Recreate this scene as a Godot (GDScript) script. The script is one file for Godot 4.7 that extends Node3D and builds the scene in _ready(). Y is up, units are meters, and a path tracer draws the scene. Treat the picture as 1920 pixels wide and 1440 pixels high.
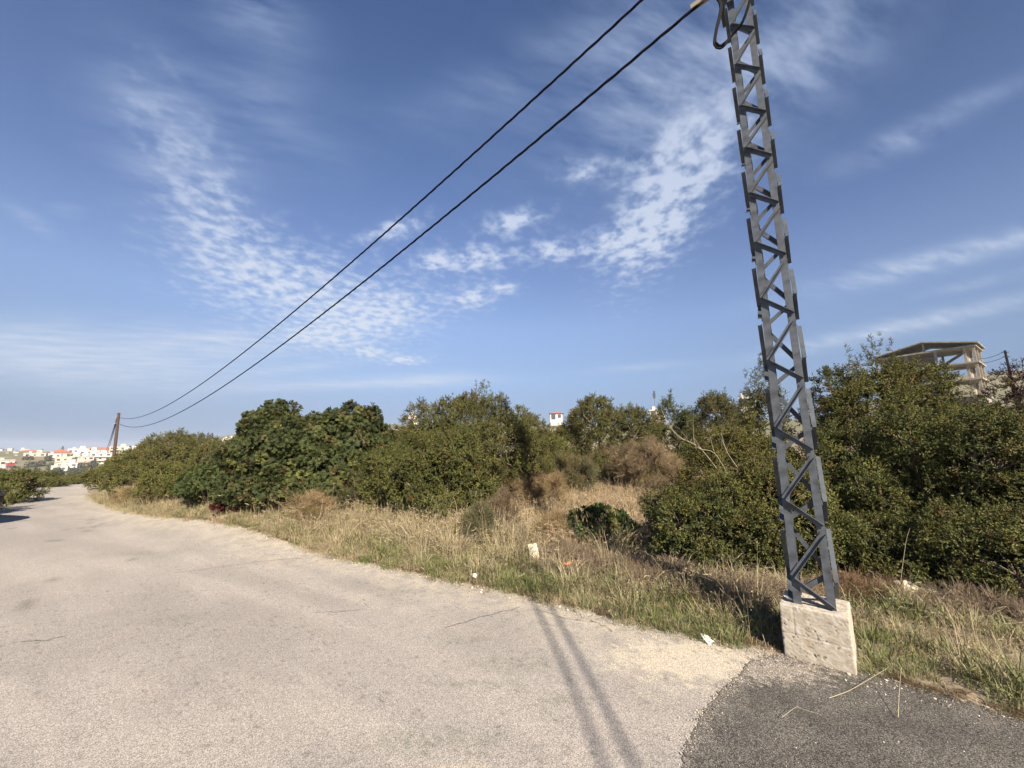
extends Node3D
# A rural lane with a lattice power pole at its verge, scrub behind, a hillside town far off.

const F := 721.0                      # focal length of the photograph in its own pixels (1920 x 1440)
const EXPOSURE := 2.4
const EYE := Vector3(0, 1.65, 0)
const PITCH := 0.174533               # the camera looks up by 10 degrees
const SUN_D := Vector3(-0.50, -1.0, -1.29)   # where the sun's light travels, per metre of height

var rng := RandomNumberGenerator.new()
var n_fine := FastNoiseLite.new()
var n_mid := FastNoiseLite.new()
var n_big := FastNoiseLite.new()
var names := {}
var M := {}
var unit_box := BoxMesh.new()

# ------------------------------------------------------------------ pixel -> place
func ray(px: float, py: float) -> Vector3:
	var x := (px - 960.0) / F
	var y := (720.0 - py) / F
	return Vector3(x, y * cos(PITCH) + sin(PITCH), -(cos(PITCH) - y * sin(PITCH)))

func at(px: float, py: float, fwd: float) -> Vector3:      # the point at that depth
	var r := ray(px, py)
	return EYE + r * (fwd / -r.z)

func on_ground(px: float, py: float) -> Vector3:           # the point where the sight line meets flat ground
	var r := ray(px, py)
	return EYE + r * (-EYE.y / r.y)

# ------------------------------------------------------------------ naming
func numbered(called: String) -> String:
	var k: int = names.get(called, 0)
	names[called] = k + 1
	return called if k == 0 else "%s_%03d" % [called, k]

func tag(o: Node, label := "", category := "", group := "", kind := "") -> Node:
	if label: o.set_meta("label", label)
	if category: o.set_meta("category", category)
	if group: o.set_meta("group", group)
	if kind: o.set_meta("kind", kind)
	return o

func thing(called: String, label: String, category: String, where := Vector3.ZERO, turn := 0.0, group := "") -> Node3D:
	var o := Node3D.new()
	o.name = numbered(called)
	add_child(o)
	o.position = where
	o.rotation.y = turn
	tag(o, label, category, group)
	return o

func part(called: String, mesh: Mesh, mat: Material, parent: Node) -> MeshInstance3D:
	var o := MeshInstance3D.new()
	o.name = called if parent != self else numbered(called)
	o.mesh = mesh
	if mat: o.material_override = mat
	o.cast_shadow = GeometryInstance3D.SHADOW_CASTING_SETTING_ON
	parent.add_child(o, true)
	return o

func block(called: String, size: Vector3, where: Vector3, mat: Material, parent: Node, turn := 0.0) -> MeshInstance3D:
	var o := part(called, unit_box, mat, parent)
	o.position = where
	o.rotation.y = turn
	o.scale = size
	return o

# ------------------------------------------------------------------ mesh building
class MB:
	var v := PackedVector3Array()
	var n := PackedVector3Array()
	var c := PackedColorArray()
	var i := PackedInt32Array()
	func tri(a: Vector3, b: Vector3, d: Vector3, col := Color.WHITE) -> void:
		var nn := (d - a).cross(b - a).normalized()
		var k := v.size()
		v.append(a); v.append(b); v.append(d)
		n.append(nn); n.append(nn); n.append(nn)
		c.append(col); c.append(col); c.append(col)
		i.append(k); i.append(k + 1); i.append(k + 2)
	func quad(a: Vector3, b: Vector3, d: Vector3, e: Vector3, col := Color.WHITE) -> void:
		var nn := (d - a).cross(b - a).normalized()
		var k := v.size()
		for p in [a, b, d, e]:
			v.append(p); n.append(nn); c.append(col)
		for q in [0, 1, 2, 0, 2, 3]: i.append(k + q)
	func hexa(p: Array, col := Color.WHITE) -> void:   # p: bottom ring 0..3, top ring 4..7, counter-clockwise seen from above
		quad(p[3], p[2], p[1], p[0], col); quad(p[4], p[5], p[6], p[7], col)
		quad(p[0], p[1], p[5], p[4], col); quad(p[1], p[2], p[6], p[5], col)
		quad(p[2], p[3], p[7], p[6], col); quad(p[3], p[0], p[4], p[7], col)
	func box(t: Transform3D, s: Vector3, col := Color.WHITE) -> void:
		var h := s * 0.5
		var p := []
		for y in [-h.y, h.y]:
			for q in [[-h.x, h.z], [h.x, h.z], [h.x, -h.z], [-h.x, -h.z]]:
				p.append(t * Vector3(q[0], y, q[1]))
		hexa(p, col)
	func bar(a: Vector3, b: Vector3, w: float, h: float, up := Vector3.UP, col := Color.WHITE) -> void:
		var z := (b - a).normalized()
		var x := up.cross(z).normalized()
		var y := z.cross(x)
		box(Transform3D(Basis(x, y, z), (a + b) * 0.5), Vector3(w, h, a.distance_to(b)), col)
	func tube(path: PackedVector3Array, r: PackedFloat32Array, sides: int, col := Color.WHITE, cap := true) -> void:
		var k0 := v.size()
		var m := path.size()
		var side := Vector3.RIGHT
		for k in m:
			var t := (path[mini(k + 1, m - 1)] - path[maxi(k - 1, 0)]).normalized()
			if k == 0:
				side = t.cross(Vector3.UP if absf(t.y) < 0.9 else Vector3.RIGHT).normalized()
			side = (side - t * side.dot(t)).normalized()
			var up := t.cross(side)
			for s in sides:
				var a := TAU * s / sides
				var d := side * cos(a) + up * sin(a)
				v.append(path[k] + d * r[k]); n.append(d); c.append(col)
		for k in m - 1:
			for s in sides:
				var a := k0 + k * sides + s
				var b := k0 + k * sides + (s + 1) % sides
				for q in [a, a + sides, b, b, a + sides, b + sides]: i.append(q)
		if cap:
			for e in [0, m - 1]:
				var kc := v.size()
				var nn := (path[0] - path[1]).normalized() if e == 0 else (path[m - 1] - path[m - 2]).normalized()
				v.append(path[e]); n.append(nn); c.append(col)
				for s in sides:
					v.append(v[k0 + e * sides + s]); n.append(nn); c.append(col)
				for s in sides:
					i.append(kc); i.append(kc + 1 + s); i.append(kc + 1 + (s + 1) % sides)
	func mesh() -> ArrayMesh:
		var a := []
		a.resize(Mesh.ARRAY_MAX)
		a[Mesh.ARRAY_VERTEX] = v
		a[Mesh.ARRAY_NORMAL] = n
		a[Mesh.ARRAY_COLOR] = c
		a[Mesh.ARRAY_INDEX] = i
		var m := ArrayMesh.new()
		m.add_surface_from_arrays(Mesh.PRIMITIVE_TRIANGLES, a)
		return m

func lin(r: float, g: float, b: float) -> Color:
	return Color(r, g, b).linear_to_srgb()

func mat(called: String, color: Color, rough := 0.8, metal := 0.0) -> StandardMaterial3D:
	var m := StandardMaterial3D.new()
	m.resource_name = called
	m.albedo_color = color
	m.roughness = rough
	m.metallic = metal
	M[called] = m
	return m

func noise_tex(kind: int, freq: float, size: int, ramp: Array, octaves := 4, seed_ := 1) -> NoiseTexture2D:
	var n := FastNoiseLite.new()
	n.noise_type = kind
	n.frequency = freq
	n.fractal_octaves = octaves
	n.seed = seed_
	var g := Gradient.new()
	g.offsets = PackedFloat32Array(ramp.map(func(e): return e[0]))
	g.colors = PackedColorArray(ramp.map(func(e): return e[1]))
	var t := NoiseTexture2D.new()
	t.width = size
	t.height = size
	t.seamless = true
	t.noise = n
	t.color_ramp = g
	return t

func tri_map(m: StandardMaterial3D, tile: float) -> void:
	m.uv1_triplanar = true
	m.uv1_world_triplanar = true
	m.uv1_scale = Vector3.ONE / tile

func grey(x: float) -> Color:
	return Color(x, x, x)

# ------------------------------------------------------------------ the land
var edge_x := PackedFloat32Array([-80, -55, -38, -24, -17.9, -14.07, -11.8, -9.68, -7.78, -6.43, -4.67, -3.21, -2.07, -0.76, 0.25, 1.0, 1.46, 2.0, 2.57, 2.9, 3.3, 4.2, 6.5, 9, 14])
var edge_z := PackedFloat32Array([-66, -48, -35.5, -22.3, -16.67, -13.5, -11.75, -10.3, -9.2, -8.55, -7.6, -6.75, -6.11, -5.34, -4.75, -4.2, -3.95, -3.66, -3.3, -3.0, -2.6, -1.7, 0.4, 2.6, 7])
var left_x := PackedFloat32Array([-80, -38, -22.5, -17, -14.5, -12, -8, -3, 4])
var left_z := PackedFloat32Array([-62.5, -32, -17.8, -12.8, -9.6, -6.2, -2.0, 3.5, 11])
var apron_x := PackedFloat32Array([0.0, 0.45, 0.62, 0.78, 0.9, 1.05, 1.17, 1.44, 1.7, 1.92, 2.3, 9])
var apron_z := PackedFloat32Array([2.0, 0.0, -1.2, -2.0, -2.36, -2.59, -2.73, -3.0, -3.19, -3.41, -3.56, -5.0])

func lookup(xs: PackedFloat32Array, zs: PackedFloat32Array, x: float) -> float:
	var k := clampi(xs.bsearch(x) - 1, 0, xs.size() - 2)
	return lerpf(zs[k], zs[k + 1], clampf((x - xs[k]) / (xs[k + 1] - xs[k]), 0.0, 1.0))

func verge(x: float, z: float) -> float:        # metres beyond the right edge of the lane, negative on it
	return (lookup(edge_x, edge_z, x) - z) * 0.78

func land(x: float, z: float) -> float:         # broad shape of the land
	var fwd := -z
	var r := sqrt(x * x + z * z)
	var a := rad_to_deg(atan2(x, fwd))
	var q := maxf(0.0, -0.8 * x + 0.6 * fwd - 22.0)
	var left := -0.0013 * q * q if q < 60.0 else -4.68 - 0.156 * (q - 60.0)
	left = maxf(left, -30.0)
	left = lerpf(left, -30.0 + 0.155 * clampf(r - 290.0, 0.0, 205.0), smoothstep(250.0, 310.0, r))
	var rr := maxf(0.0, r - 7.5)
	var right := 34.0 * (1.0 - exp(-(0.10 * rr) / 34.0)) + 22.0 * smoothstep(150.0, 330.0, r) * smoothstep(36.0, 50.0, a)
	var w := smoothstep(-47.0, -30.0, a) * (1.0 - smoothstep(95.0, 130.0, a))
	return lerpf(left, right, w)

func ground_y(x: float, z: float) -> float:
	var d := verge(x, z)
	var y := land(x, z)
	if z < lookup(left_x, left_z, x) and d < 0.0 or d < 0.0 and z < 12.0 and x > -3.0:
		return y - 0.03 + 0.035 * smoothstep(-0.12, 0.0, d) * (0.5 + 0.9 * n_mid.get_noise_2d(x * 6.0, z * 6.0))
	if d >= 0.0:
		return y + 0.006 + 0.05 * smoothstep(0.0, 0.8, d) + (0.03 + 0.05 * smoothstep(0.5, 2.0, d)) * n_mid.get_noise_2d(x * 2.2, z * 2.2) * smoothstep(0.0, 0.5, d) + 0.012 * n_mid.get_noise_2d(x * 7.0, z * 7.0)
	return y + 0.03 + 0.03 * n_mid.get_noise_2d(x * 2.0, z * 2.0)

func build_ground() -> void:
	var mb := MB.new()
	var radii := PackedFloat32Array([0.0])
	var r := 0.6
	while r < 2600.0:
		radii.append(r)
		r *= 1.024 if r < 30.0 else 1.05
	var turns := 540
	for k in radii.size():
		for t in turns:
			var a := TAU * t / turns
			var x := radii[k] * sin(a)
			var z := -radii[k] * cos(a)
			var y := ground_y(x, z)
			mb.v.append(Vector3(x, y, z))
			var p := n_big.get_noise_2d(x * 0.9, z * 0.9) * 0.5 + 0.5
			var f := n_mid.get_noise_2d(x * 5.0, z * 5.0) * 0.5 + 0.5
			var soil := Color(0.23, 0.185, 0.13).lerp(Color(0.40, 0.34, 0.255), clampf(f * 1.4 - 0.2, 0, 1)).lerp(Color(0.27, 0.215, 0.145), p * 0.5)
			if radii[k] > 40.0:
				soil = Color(0.19, 0.185, 0.105).lerp(Color(0.27, 0.23, 0.155), clampf(n_big.get_noise_2d(x * 0.05, z * 0.05) + 0.3, 0, 1))
			mb.c.append(soil)
	for k in radii.size():
		for t in turns:
			var here := k * turns + t
			var nx := k * turns + (t + 1) % turns
			var pa := mb.v[mini(k + 1, radii.size() - 1) * turns + t] - mb.v[maxi(k - 1, 0) * turns + t]
			var pb := mb.v[nx] - mb.v[k * turns + (t + turns - 1) % turns]
			mb.n.append(pb.cross(pa).normalized() if k > 0 else Vector3.UP)
			if k < radii.size() - 1:
				for q in [here, here + turns, nx, nx, here + turns, nx + turns]: mb.i.append(q)
	var m := mat("soil", Color.WHITE, 0.95)
	m.vertex_color_use_as_albedo = true
	m.albedo_texture = noise_tex(FastNoiseLite.TYPE_SIMPLEX, 0.03, 512, [[0.0, grey(0.55)], [0.5, grey(0.85)], [1.0, grey(1.0)]], 5, 3)
	tri_map(m, 1.3)
	tag(part("ground", mb.mesh(), m, self), "", "", "", "structure")

func stains(x: float, z: float) -> Color:
	# worn pale asphalt, pinkish grey, with dust along the edge, cement spill and oil patches
	var d := -verge(x, z)
	var big := n_big.get_noise_2d(x * 0.55 + 3.0, z * 0.55)
	var midn := n_mid.get_noise_2d(x * 1.6, z * 1.6)
	var c := Color(0.382, 0.356, 0.336).lerp(Color(0.430, 0.402, 0.380), clampf(0.5 + big * 1.3, 0, 1))
	c = c.lerp(Color(0.45, 0.405, 0.37), clampf(midn * 1.2 - 0.15, 0, 0.45))
	# wheel tracks and old resurfacing seams drawn out along the lane
	var along := n_mid.get_noise_2d((x * -0.85 - z * 0.53) * 0.22 + 11.0, (x * 0.53 - z * 0.85) * 1.5)
	c = c.lerp(Color(0.37, 0.345, 0.32), clampf(along * 1.5 - 0.05, 0, 0.5)).lerp(Color(0.53, 0.485, 0.45), clampf(-along * 1.5 - 0.1, 0, 0.4))
	# pale limestone dust and grit, as a ragged band of its own beside the verge
	var dust := clampf(1.25 - d / (0.75 + 0.5 * n_big.get_noise_2d(x * 1.1, z * 1.1 + 40.0)), 0, 1) * clampf(0.55 + n_mid.get_noise_2d(x * 4.0, z * 4.0 + 9.0), 0, 1)
	c = c.lerp(Color(0.64, 0.575, 0.47), dust * 0.7)
	# grey-green old oil and tar patches with ragged edges
	for s in [[0.05, -3.35, 0.34, 0.16], [-0.35, -3.75, 0.22, 0.10], [-0.45, -2.55, 0.55, 0.14], [-0.95, -2.2, 0.5, 0.22], [-0.25, -3.1, 0.4, 0.07], [-1.9, -2.3, 0.35, 0.1], [0.25, -2.9, 0.3, 0.12], [-3.3, -4.2, 0.5, 0.16], [-1.2, -5.0, 0.7, 0.12], [-6.0, -6.6, 1.0, 0.2], [-4.2, -3.2, 0.6, 0.2], [-0.6, -2.0, 0.6, 0.16]]:
		var e := Vector2((x - s[0]) / s[2], (z - s[1]) / s[3]).length() + 0.9 * n_mid.get_noise_2d(x * 5.0, z * 5.0)
		c = c.lerp(Color(0.31, 0.305, 0.27), clampf(1.15 - e, 0, 1) * 0.72 * clampf(0.75 + n_fine.get_noise_2d(x * 12.0, z * 12.0) * 1.4, 0.1, 1.2))
	# cement spill
	var k := Vector2((x - 1.38) / 0.50, (z + 3.45) / 0.27).length() + 0.75 * n_mid.get_noise_2d(x * 6.0, z * 6.0) + 0.4 * n_fine.get_noise_2d(x * 20.0, z * 20.0)
	c = c.lerp(Color(0.63, 0.57, 0.47), smoothstep(1.35, 0.75, k) * 0.95)
	k = Vector2((x + 0.2) / 0.5, (z + 2.25) / 0.12).length() + 0.9 * n_mid.get_noise_2d(x * 7.0, z * 7.0)
	c = c.lerp(Color(0.54, 0.48, 0.39), smoothstep(1.1, 0.5, k) * 0.6)
	# tar crumbs
	if n_fine.get_noise_2d(x * 34.0, z * 34.0) > 0.62:
		c = c.lerp(Color(0.16, 0.15, 0.135), 0.5)
	return c

func patch(mb: MB, x0: float, x1: float, z0: float, z1: float, step: float, inside: Callable, color: Callable, lift: float) -> void:
	var nx := roundi((x1 - x0) / step)
	var nz := roundi((z1 - z0) / step)
	var id := PackedInt32Array()
	id.resize((nx + 1) * (nz + 1))
	id.fill(-1)
	for a in nx:
		for b in nz:
			var cx := x0 + (a + 0.5) * step
			var cz := z0 + (b + 0.5) * step
			if not inside.call(cx, cz): continue
			var q := PackedInt32Array()
			for o in [[0, 0], [1, 0], [1, 1], [0, 1]]:
				var k: int = (a + o[0]) * (nz + 1) + b + o[1]
				if id[k] < 0:
					id[k] = mb.v.size()
					var x: float = x0 + (a + o[0]) * step
					var z: float = z0 + (b + o[1]) * step
					mb.v.append(Vector3(x, land(x, z) + lift, z))
					mb.n.append(Vector3(land(x - 1, z) - land(x + 1, z), 2.0, land(x, z - 1) - land(x, z + 1)).normalized())
					mb.c.append(color.call(x, z))
				q.append(id[k])
			for t in [0, 1, 2, 0, 2, 3]: mb.i.append(q[t])

func asphalt_material(called: String, low: float, mid: float, high: float, rough: float) -> StandardMaterial3D:
	var m := mat(called, Color.WHITE, rough)
	m.vertex_color_use_as_albedo = true
	m.metallic_specular = 0.3
	m.albedo_texture = noise_tex(FastNoiseLite.TYPE_CELLULAR, 0.21, 1024, [[0.0, grey(low)], [0.30, grey(lerpf(low, mid, 0.7))], [0.6, grey(mid)], [0.85, grey(high)], [1.0, grey(1.0)]], 1, 11)
	m.albedo_texture.noise.cellular_return_type = FastNoiseLite.RETURN_CELL_VALUE
	m.heightmap_enabled = true
	m.heightmap_texture = noise_tex(FastNoiseLite.TYPE_CELLULAR, 0.21, 1024, [[0.0, grey(1)], [1.0, grey(0)]], 1, 11)
	m.heightmap_scale = 0.18
	tri_map(m, 0.95)
	return m

func build_road() -> void:
	var mb := MB.new()
	var on_lane := func(x, z): return verge(x, z) < 0.25 and z < lookup(left_x, left_z, x) + 0.3
	var near := Rect2(-5.1, -7.5, 9.0, 6.3)
	var mid := Rect2(-15.0, -15.0, 24.0, 21.0)
	patch(mb, near.position.x, near.end.x, near.position.y, near.end.y, 0.03, on_lane, stains, 0.0)
	patch(mb, mid.position.x, mid.end.x, mid.position.y, mid.end.y, 0.15, func(x, z): return on_lane.call(x, z) and not near.has_point(Vector2(x, z)), stains, 0.0)
	patch(mb, -75.0, 9.0, -60.0, 12.0, 0.6, func(x, z): return on_lane.call(x, z) and not mid.has_point(Vector2(x, z)), stains, 0.0)
	var road := tag(part("road", mb.mesh(), asphalt_material("worn_asphalt", 0.62, 0.84, 1.0, 0.85), self), "", "", "", "structure")
	# earth-filled cracks
	var earth := mat("crack_filling", lin(0.13, 0.115, 0.095), 0.95)
	for q in [[[[1312, 1352], [1338, 1318], [1362, 1290], [1392, 1268], [1402, 1248], [1416, 1236]], 0.009], [[[835, 1178], [880, 1165], [930, 1150], [985, 1138]], 0.006], [[[1150, 1185], [1120, 1168], [1060, 1160], [1000, 1142]], 0.005], [[[330, 1075], [420, 1062], [520, 1050], [590, 1046]], 0.007], [[[590, 1150], [640, 1148], [690, 1142]], 0.005], [[[40, 1205], [85, 1202], [130, 1192]], 0.007]]:
		var cm := MB.new()
		var p := []
		for k in q[0].size() - 1:
			for s in 6:
				var g: Vector3 = on_ground(q[0][k][0], q[0][k][1]).lerp(on_ground(q[0][k + 1][0], q[0][k + 1][1]), s / 6.0)
				p.append(g + Vector3(rng.randf_range(-0.014, 0.014), 0.0085, rng.randf_range(-0.014, 0.014)))
		for k in p.size() - 1:
			var side: Vector3 = (p[k + 1] - p[k]).cross(Vector3.UP).normalized() * q[1] * (0.5 if k % 3 else 0.8)
			cm.quad(p[k] - side, p[k] + side, p[k + 1] + side * 0.8, p[k + 1] - side * 0.8)
		part("crack", cm.mesh(), earth, road)
	var ap := MB.new()
	var on_apron := func(x, z):
		var e: float = (z - lookup(apron_x, apron_z, x)) * 0.75 + 0.03 * n_mid.get_noise_2d(x * 6.0, z * 6.0) + 0.035 * n_fine.get_noise_2d(x * 24.0, z * 24.0)
		return e > 0.0 and verge(x, z) < 0.3
	var tone := func(x, z):
		var c := Color(0.165, 0.156, 0.145).lerp(Color(0.225, 0.212, 0.195), clampf(0.5 + n_mid.get_noise_2d(x * 2.0, z * 2.0) * 1.4, 0, 1))
		var k := Vector2((x - 2.0) / 0.42, (z + 3.28) / 0.16).length() + 0.9 * n_mid.get_noise_2d(x * 8.0, z * 8.0) + 0.8 * n_fine.get_noise_2d(x * 22.0, z * 22.0)
		c = c.lerp(Color(0.56, 0.50, 0.44), smoothstep(1.2, 0.7, k) * 0.85)
		# pale grit trodden in over the joint
		var e: float = (z - lookup(apron_x, apron_z, x)) * 0.75
		c = c.lerp(Color(0.46, 0.42, 0.38), clampf(1.0 - e / 0.16 + 0.9 * n_mid.get_noise_2d(x * 9.0, z * 9.0), 0, 1) * clampf(0.5 + 1.3 * n_fine.get_noise_2d(x * 40.0, z * 40.0), 0, 1) * 0.7)
		return c
	patch(ap, 0.6, 3.6, -3.9, -1.2, 0.0125, on_apron, tone, 0.006)
	patch(ap, 3.6, 6.4, -3.9, -1.2, 0.05, on_apron, tone, 0.006)
	patch(ap, 0.0, 6.4, -1.2, 0.6, 0.05, on_apron, tone, 0.006)
	tag(part("pavement", ap.mesh(), asphalt_material("dark_asphalt", 0.36, 0.68, 1.0, 0.9), self), "", "", "", "structure")

# ------------------------------------------------------------------ the sky
func build_sky() -> Sky:
	var W := 4096
	var H := 2048
	var stops := [[-2.0, Color8(163, 184, 213)], [1.5, Color8(163, 184, 215)], [5.0, Color8(163, 188, 222)], [10.0, Color8(165, 197, 241)], [18.0, Color8(153, 186, 240)], [28.0, Color8(117, 148, 207)], [40.0, Color8(91, 121, 176)], [52.0, Color8(71, 99, 150)], [70.0, Color8(58, 83, 132)], [91.0, Color8(50, 74, 122)]]
	# banks of cloud: px, py, half length, half width, tilt in degrees, cover, puffs (1) or veil (0)
	var banks := [
		[1230, 400, 190, 80, -62, 1.0, 1], [1290, 300, 150, 100, -60, 0.85, 1], [1180, 450, 110, 40, -10, 0.95, 1], [1240, 120, 260, 170, -30, 0.62, 0], [1440, 110, 230, 120, -40, 0.6, 0], [1350, 230, 130, 90, -50, 0.6, 1], [1100, 320, 80, 34, 0, 0.85, 1],
		[960, 415, 80, 30, -12, 1.0, 1], [815, 490, 52, 26, 0, 1.0, 1], [905, 485, 72, 36, 0, 0.95, 1], [885, 560, 48, 22, 0, 1.0, 1], [945, 540, 46, 14, 5, 0.9, 1], [1030, 470, 72, 32, 0, 0.9, 1],
		[540, 530, 270, 105, 14, 0.85, 1], [700, 590, 150, 60, -8, 0.9, 1], [390, 390, 200, 95, 60, 0.68, 1], [320, 250, 200, 110, 60, 0.5, 0], [300, 200, 160, 80, 60, 0.4, 1], [740, 430, 80, 28, -15, 0.9, 1], [600, 630, 80, 26, 0, 0.9, 1],
		[480, 25, 110, 50, 20, 0.6, 0], [500, 190, 160, 90, 40, 0.3, 0], [190, 680, 340, 62, 3, 0.8, 0], [400, 640, 150, 30, 2, 0.8, 0], [30, 645, 180, 45, 0, 0.62, 0],
		[650, 720, 260, 10, -2, 0.62, 0], [800, 712, 90, 14, -3, 0.7, 0], [690, 660, 46, 12, 0, 0.9, 1], [760, 675, 56, 12, 0, 0.9, 1], [560, 690, 120, 8, -6, 0.4, 0], [1200, 688, 90, 8, -5, 0.4, 0],
		[1780, 480, 260, 22, -14, 0.72, 0], [1700, 610, 270, 16, -12, 0.75, 0], [1690, 270, 110, 24, -22, 0.5, 0], [1800, 200, 200, 22, -24, 0.3, 0], [1830, 530, 90, 10, -12, 0.3, 0], [1600, 60, 160, 70, -35, 0.32, 0],
		[55, 410, 55, 14, 30, 0.35, 0], [130, 395, 36, 10, 10, 0.35, 0], [870, 180, 190, 60, -20, 0.2, 0]]
	# cover on a coarse map: r = puffs, g = veil
	var cw := 768
	var ch := 200
	var cover := Image.create(cw, ch, false, Image.FORMAT_RGF)
	var loose := FastNoiseLite.new()
	loose.frequency = 0.9
	loose.fractal_octaves = 3
	loose.seed = 5
	for b in ch:
		var el := (b + 0.5) / ch * PI / 2.0
		for a in cw:
			var az := (a + 0.5) / cw * TAU
			var d := Vector3(sin(az) * cos(el), sin(el), -cos(az) * cos(el))
			var yc := d.y * cos(PITCH) + d.z * sin(PITCH)
			var zc := -d.z * cos(PITCH) + d.y * sin(PITCH)
			var puff := 0.0
			var veil := 0.0
			var away := 1.0
			if zc > 0.15:
				var px := 960.0 + F * d.x / zc
				var py := 720.0 - F * yc / zc
				away = clampf(maxf(maxf(-px, px - 1920.0), -py) / 350.0, 0.0, 1.0)
				if away < 1.0:
					for s in banks:
						var dx: float = px - s[0]
						var dy: float = py - s[1]
						if absf(dx) > s[2] * 1.6 + 20.0 or absf(dy) > s[2] * 1.6 + 20.0: continue
						var t := deg_to_rad(s[4])
						var e := Vector2((dx * cos(t) + dy * sin(t)) / s[2], (-dx * sin(t) + dy * cos(t)) / s[3]).length_squared()
						if e > 3.5: continue
						var k: float = s[5] * exp(-e * 1.1)
						if s[6] == 1: puff = 1.0 - (1.0 - puff) * (1.0 - k)
						else: veil = 1.0 - (1.0 - veil) * (1.0 - k)
			var p := Vector2(d.x, d.z) / (d.y + 0.12)
			var o1 := clampf(loose.get_noise_2d(p.x, p.y) * 2.2 - 0.1, 0.0, 0.9)
			var o2 := clampf(loose.get_noise_2d(p.x * 0.7 + 30.0, p.y * 1.4) * 1.6, 0.0, 0.6)
			cover.set_pixel(a, b, Color(lerpf(puff, o1, away), lerpf(veil, o2, away), 0))
	cover.resize(W, H / 2, Image.INTERPOLATE_CUBIC)
	var cells := FastNoiseLite.new()
	cells.noise_type = FastNoiseLite.TYPE_SIMPLEX_SMOOTH
	cells.frequency = 11.0
	cells.fractal_octaves = 4
	cells.fractal_gain = 0.58
	cells.seed = 21
	var wisps := FastNoiseLite.new()
	wisps.frequency = 4.0
	wisps.fractal_octaves = 5
	wisps.fractal_gain = 0.6
	wisps.seed = 8
	var dim := PackedFloat32Array()      # the colours above are as photographed; the exposure is taken off again
	for k in 1024: dim.append(255.0 * pow(pow(k / 1023.0, 2.2) / EXPOSURE, 1.0 / 2.2))
	var data := PackedByteArray()
	data.resize(W * H * 3)
	var lit := Color8(214, 224, 244)
	var veil_c := Color8(182, 196, 226)
	for row in H / 2:
		var el := (0.5 - (row + 0.5) / H) * PI
		var deg := rad_to_deg(el)
		var base := Color.BLACK
		for k in stops.size() - 1:
			if deg >= stops[k][0] and deg < stops[k + 1][0]:
				base = stops[k][1].lerp(stops[k + 1][1], (deg - stops[k][0]) / (stops[k + 1][0] - stops[k][0]))
		var low := smoothstep(0.0, 12.0, deg)
		var light := lit.lerp(Color8(226, 233, 246), 1.0 - smoothstep(5.0, 40.0, deg)).lerp(base, 0.25 * smoothstep(25.0, 60.0, deg))
		var cy := H / 2 - 1 - row
		var ce := cos(el) / (sin(el) + 0.10)
		var o := row * W * 3
		for col in W:
			# clear air is darkest a right angle away from the sun
			var side := cos((col + 0.5) / W * TAU + 0.25)
			var c := base * (0.82 + 0.17 * side * side)
			var cov := cover.get_pixel(col, cy)
			if cov.r > 0.02 or cov.g > 0.02:
				var az := (col + 0.5) / W * TAU
				var x := sin(az) * ce
				var z := cos(az) * ce
				if cov.g > 0.02:
					var w := lerpf(0.78, 0.60, low) + lerpf(0.35, 1.0, smoothstep(8.0, 22.0, deg)) * wisps.get_noise_2d(x * 0.55 + z * 0.25, z * 2.0 - x * 0.7)
					c = c.lerp(veil_c.lerp(light, 0.85 * (1.0 - smoothstep(12.0, 40.0, deg))), clampf(cov.g * w * 1.15, 0.0, 0.85))
				if cov.r > 0.02:
					var n := 0.5 + 0.62 * cells.get_noise_2d(x, z)
					var s := smoothstep(0.18, 0.98, n + 0.7 * (cov.r - 0.66))
					c = c.lerp(light, clampf(s * cov.r * 1.0 + cov.r * 0.08, 0.0, 0.9) * lerpf(0.75, 1.0, low))
			data[o] = int(dim[int(c.r * 1023.0)])
			data[o + 1] = int(dim[int(c.g * 1023.0)])
			data[o + 2] = int(dim[int(c.b * 1023.0)])
			o += 3
	for k in range(W * (H / 2) * 3, W * H * 3, 3):
		data[k] = 125
		data[k + 1] = 132
		data[k + 2] = 144
	var m := PanoramaSkyMaterial.new()
	m.panorama = ImageTexture.create_from_image(Image.create_from_data(W, H, false, Image.FORMAT_RGB8, data))
	var sky := Sky.new()
	sky.sky_material = m
	return sky

# ------------------------------------------------------------------ the lattice pole and its lines
const POLE_AT := Vector3(2.555, 0, -3.52)
const POLE_TURN := -0.64

func half_width(h: float) -> float:
	return 0.139 - (h - 0.4) * 0.0056

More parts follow.
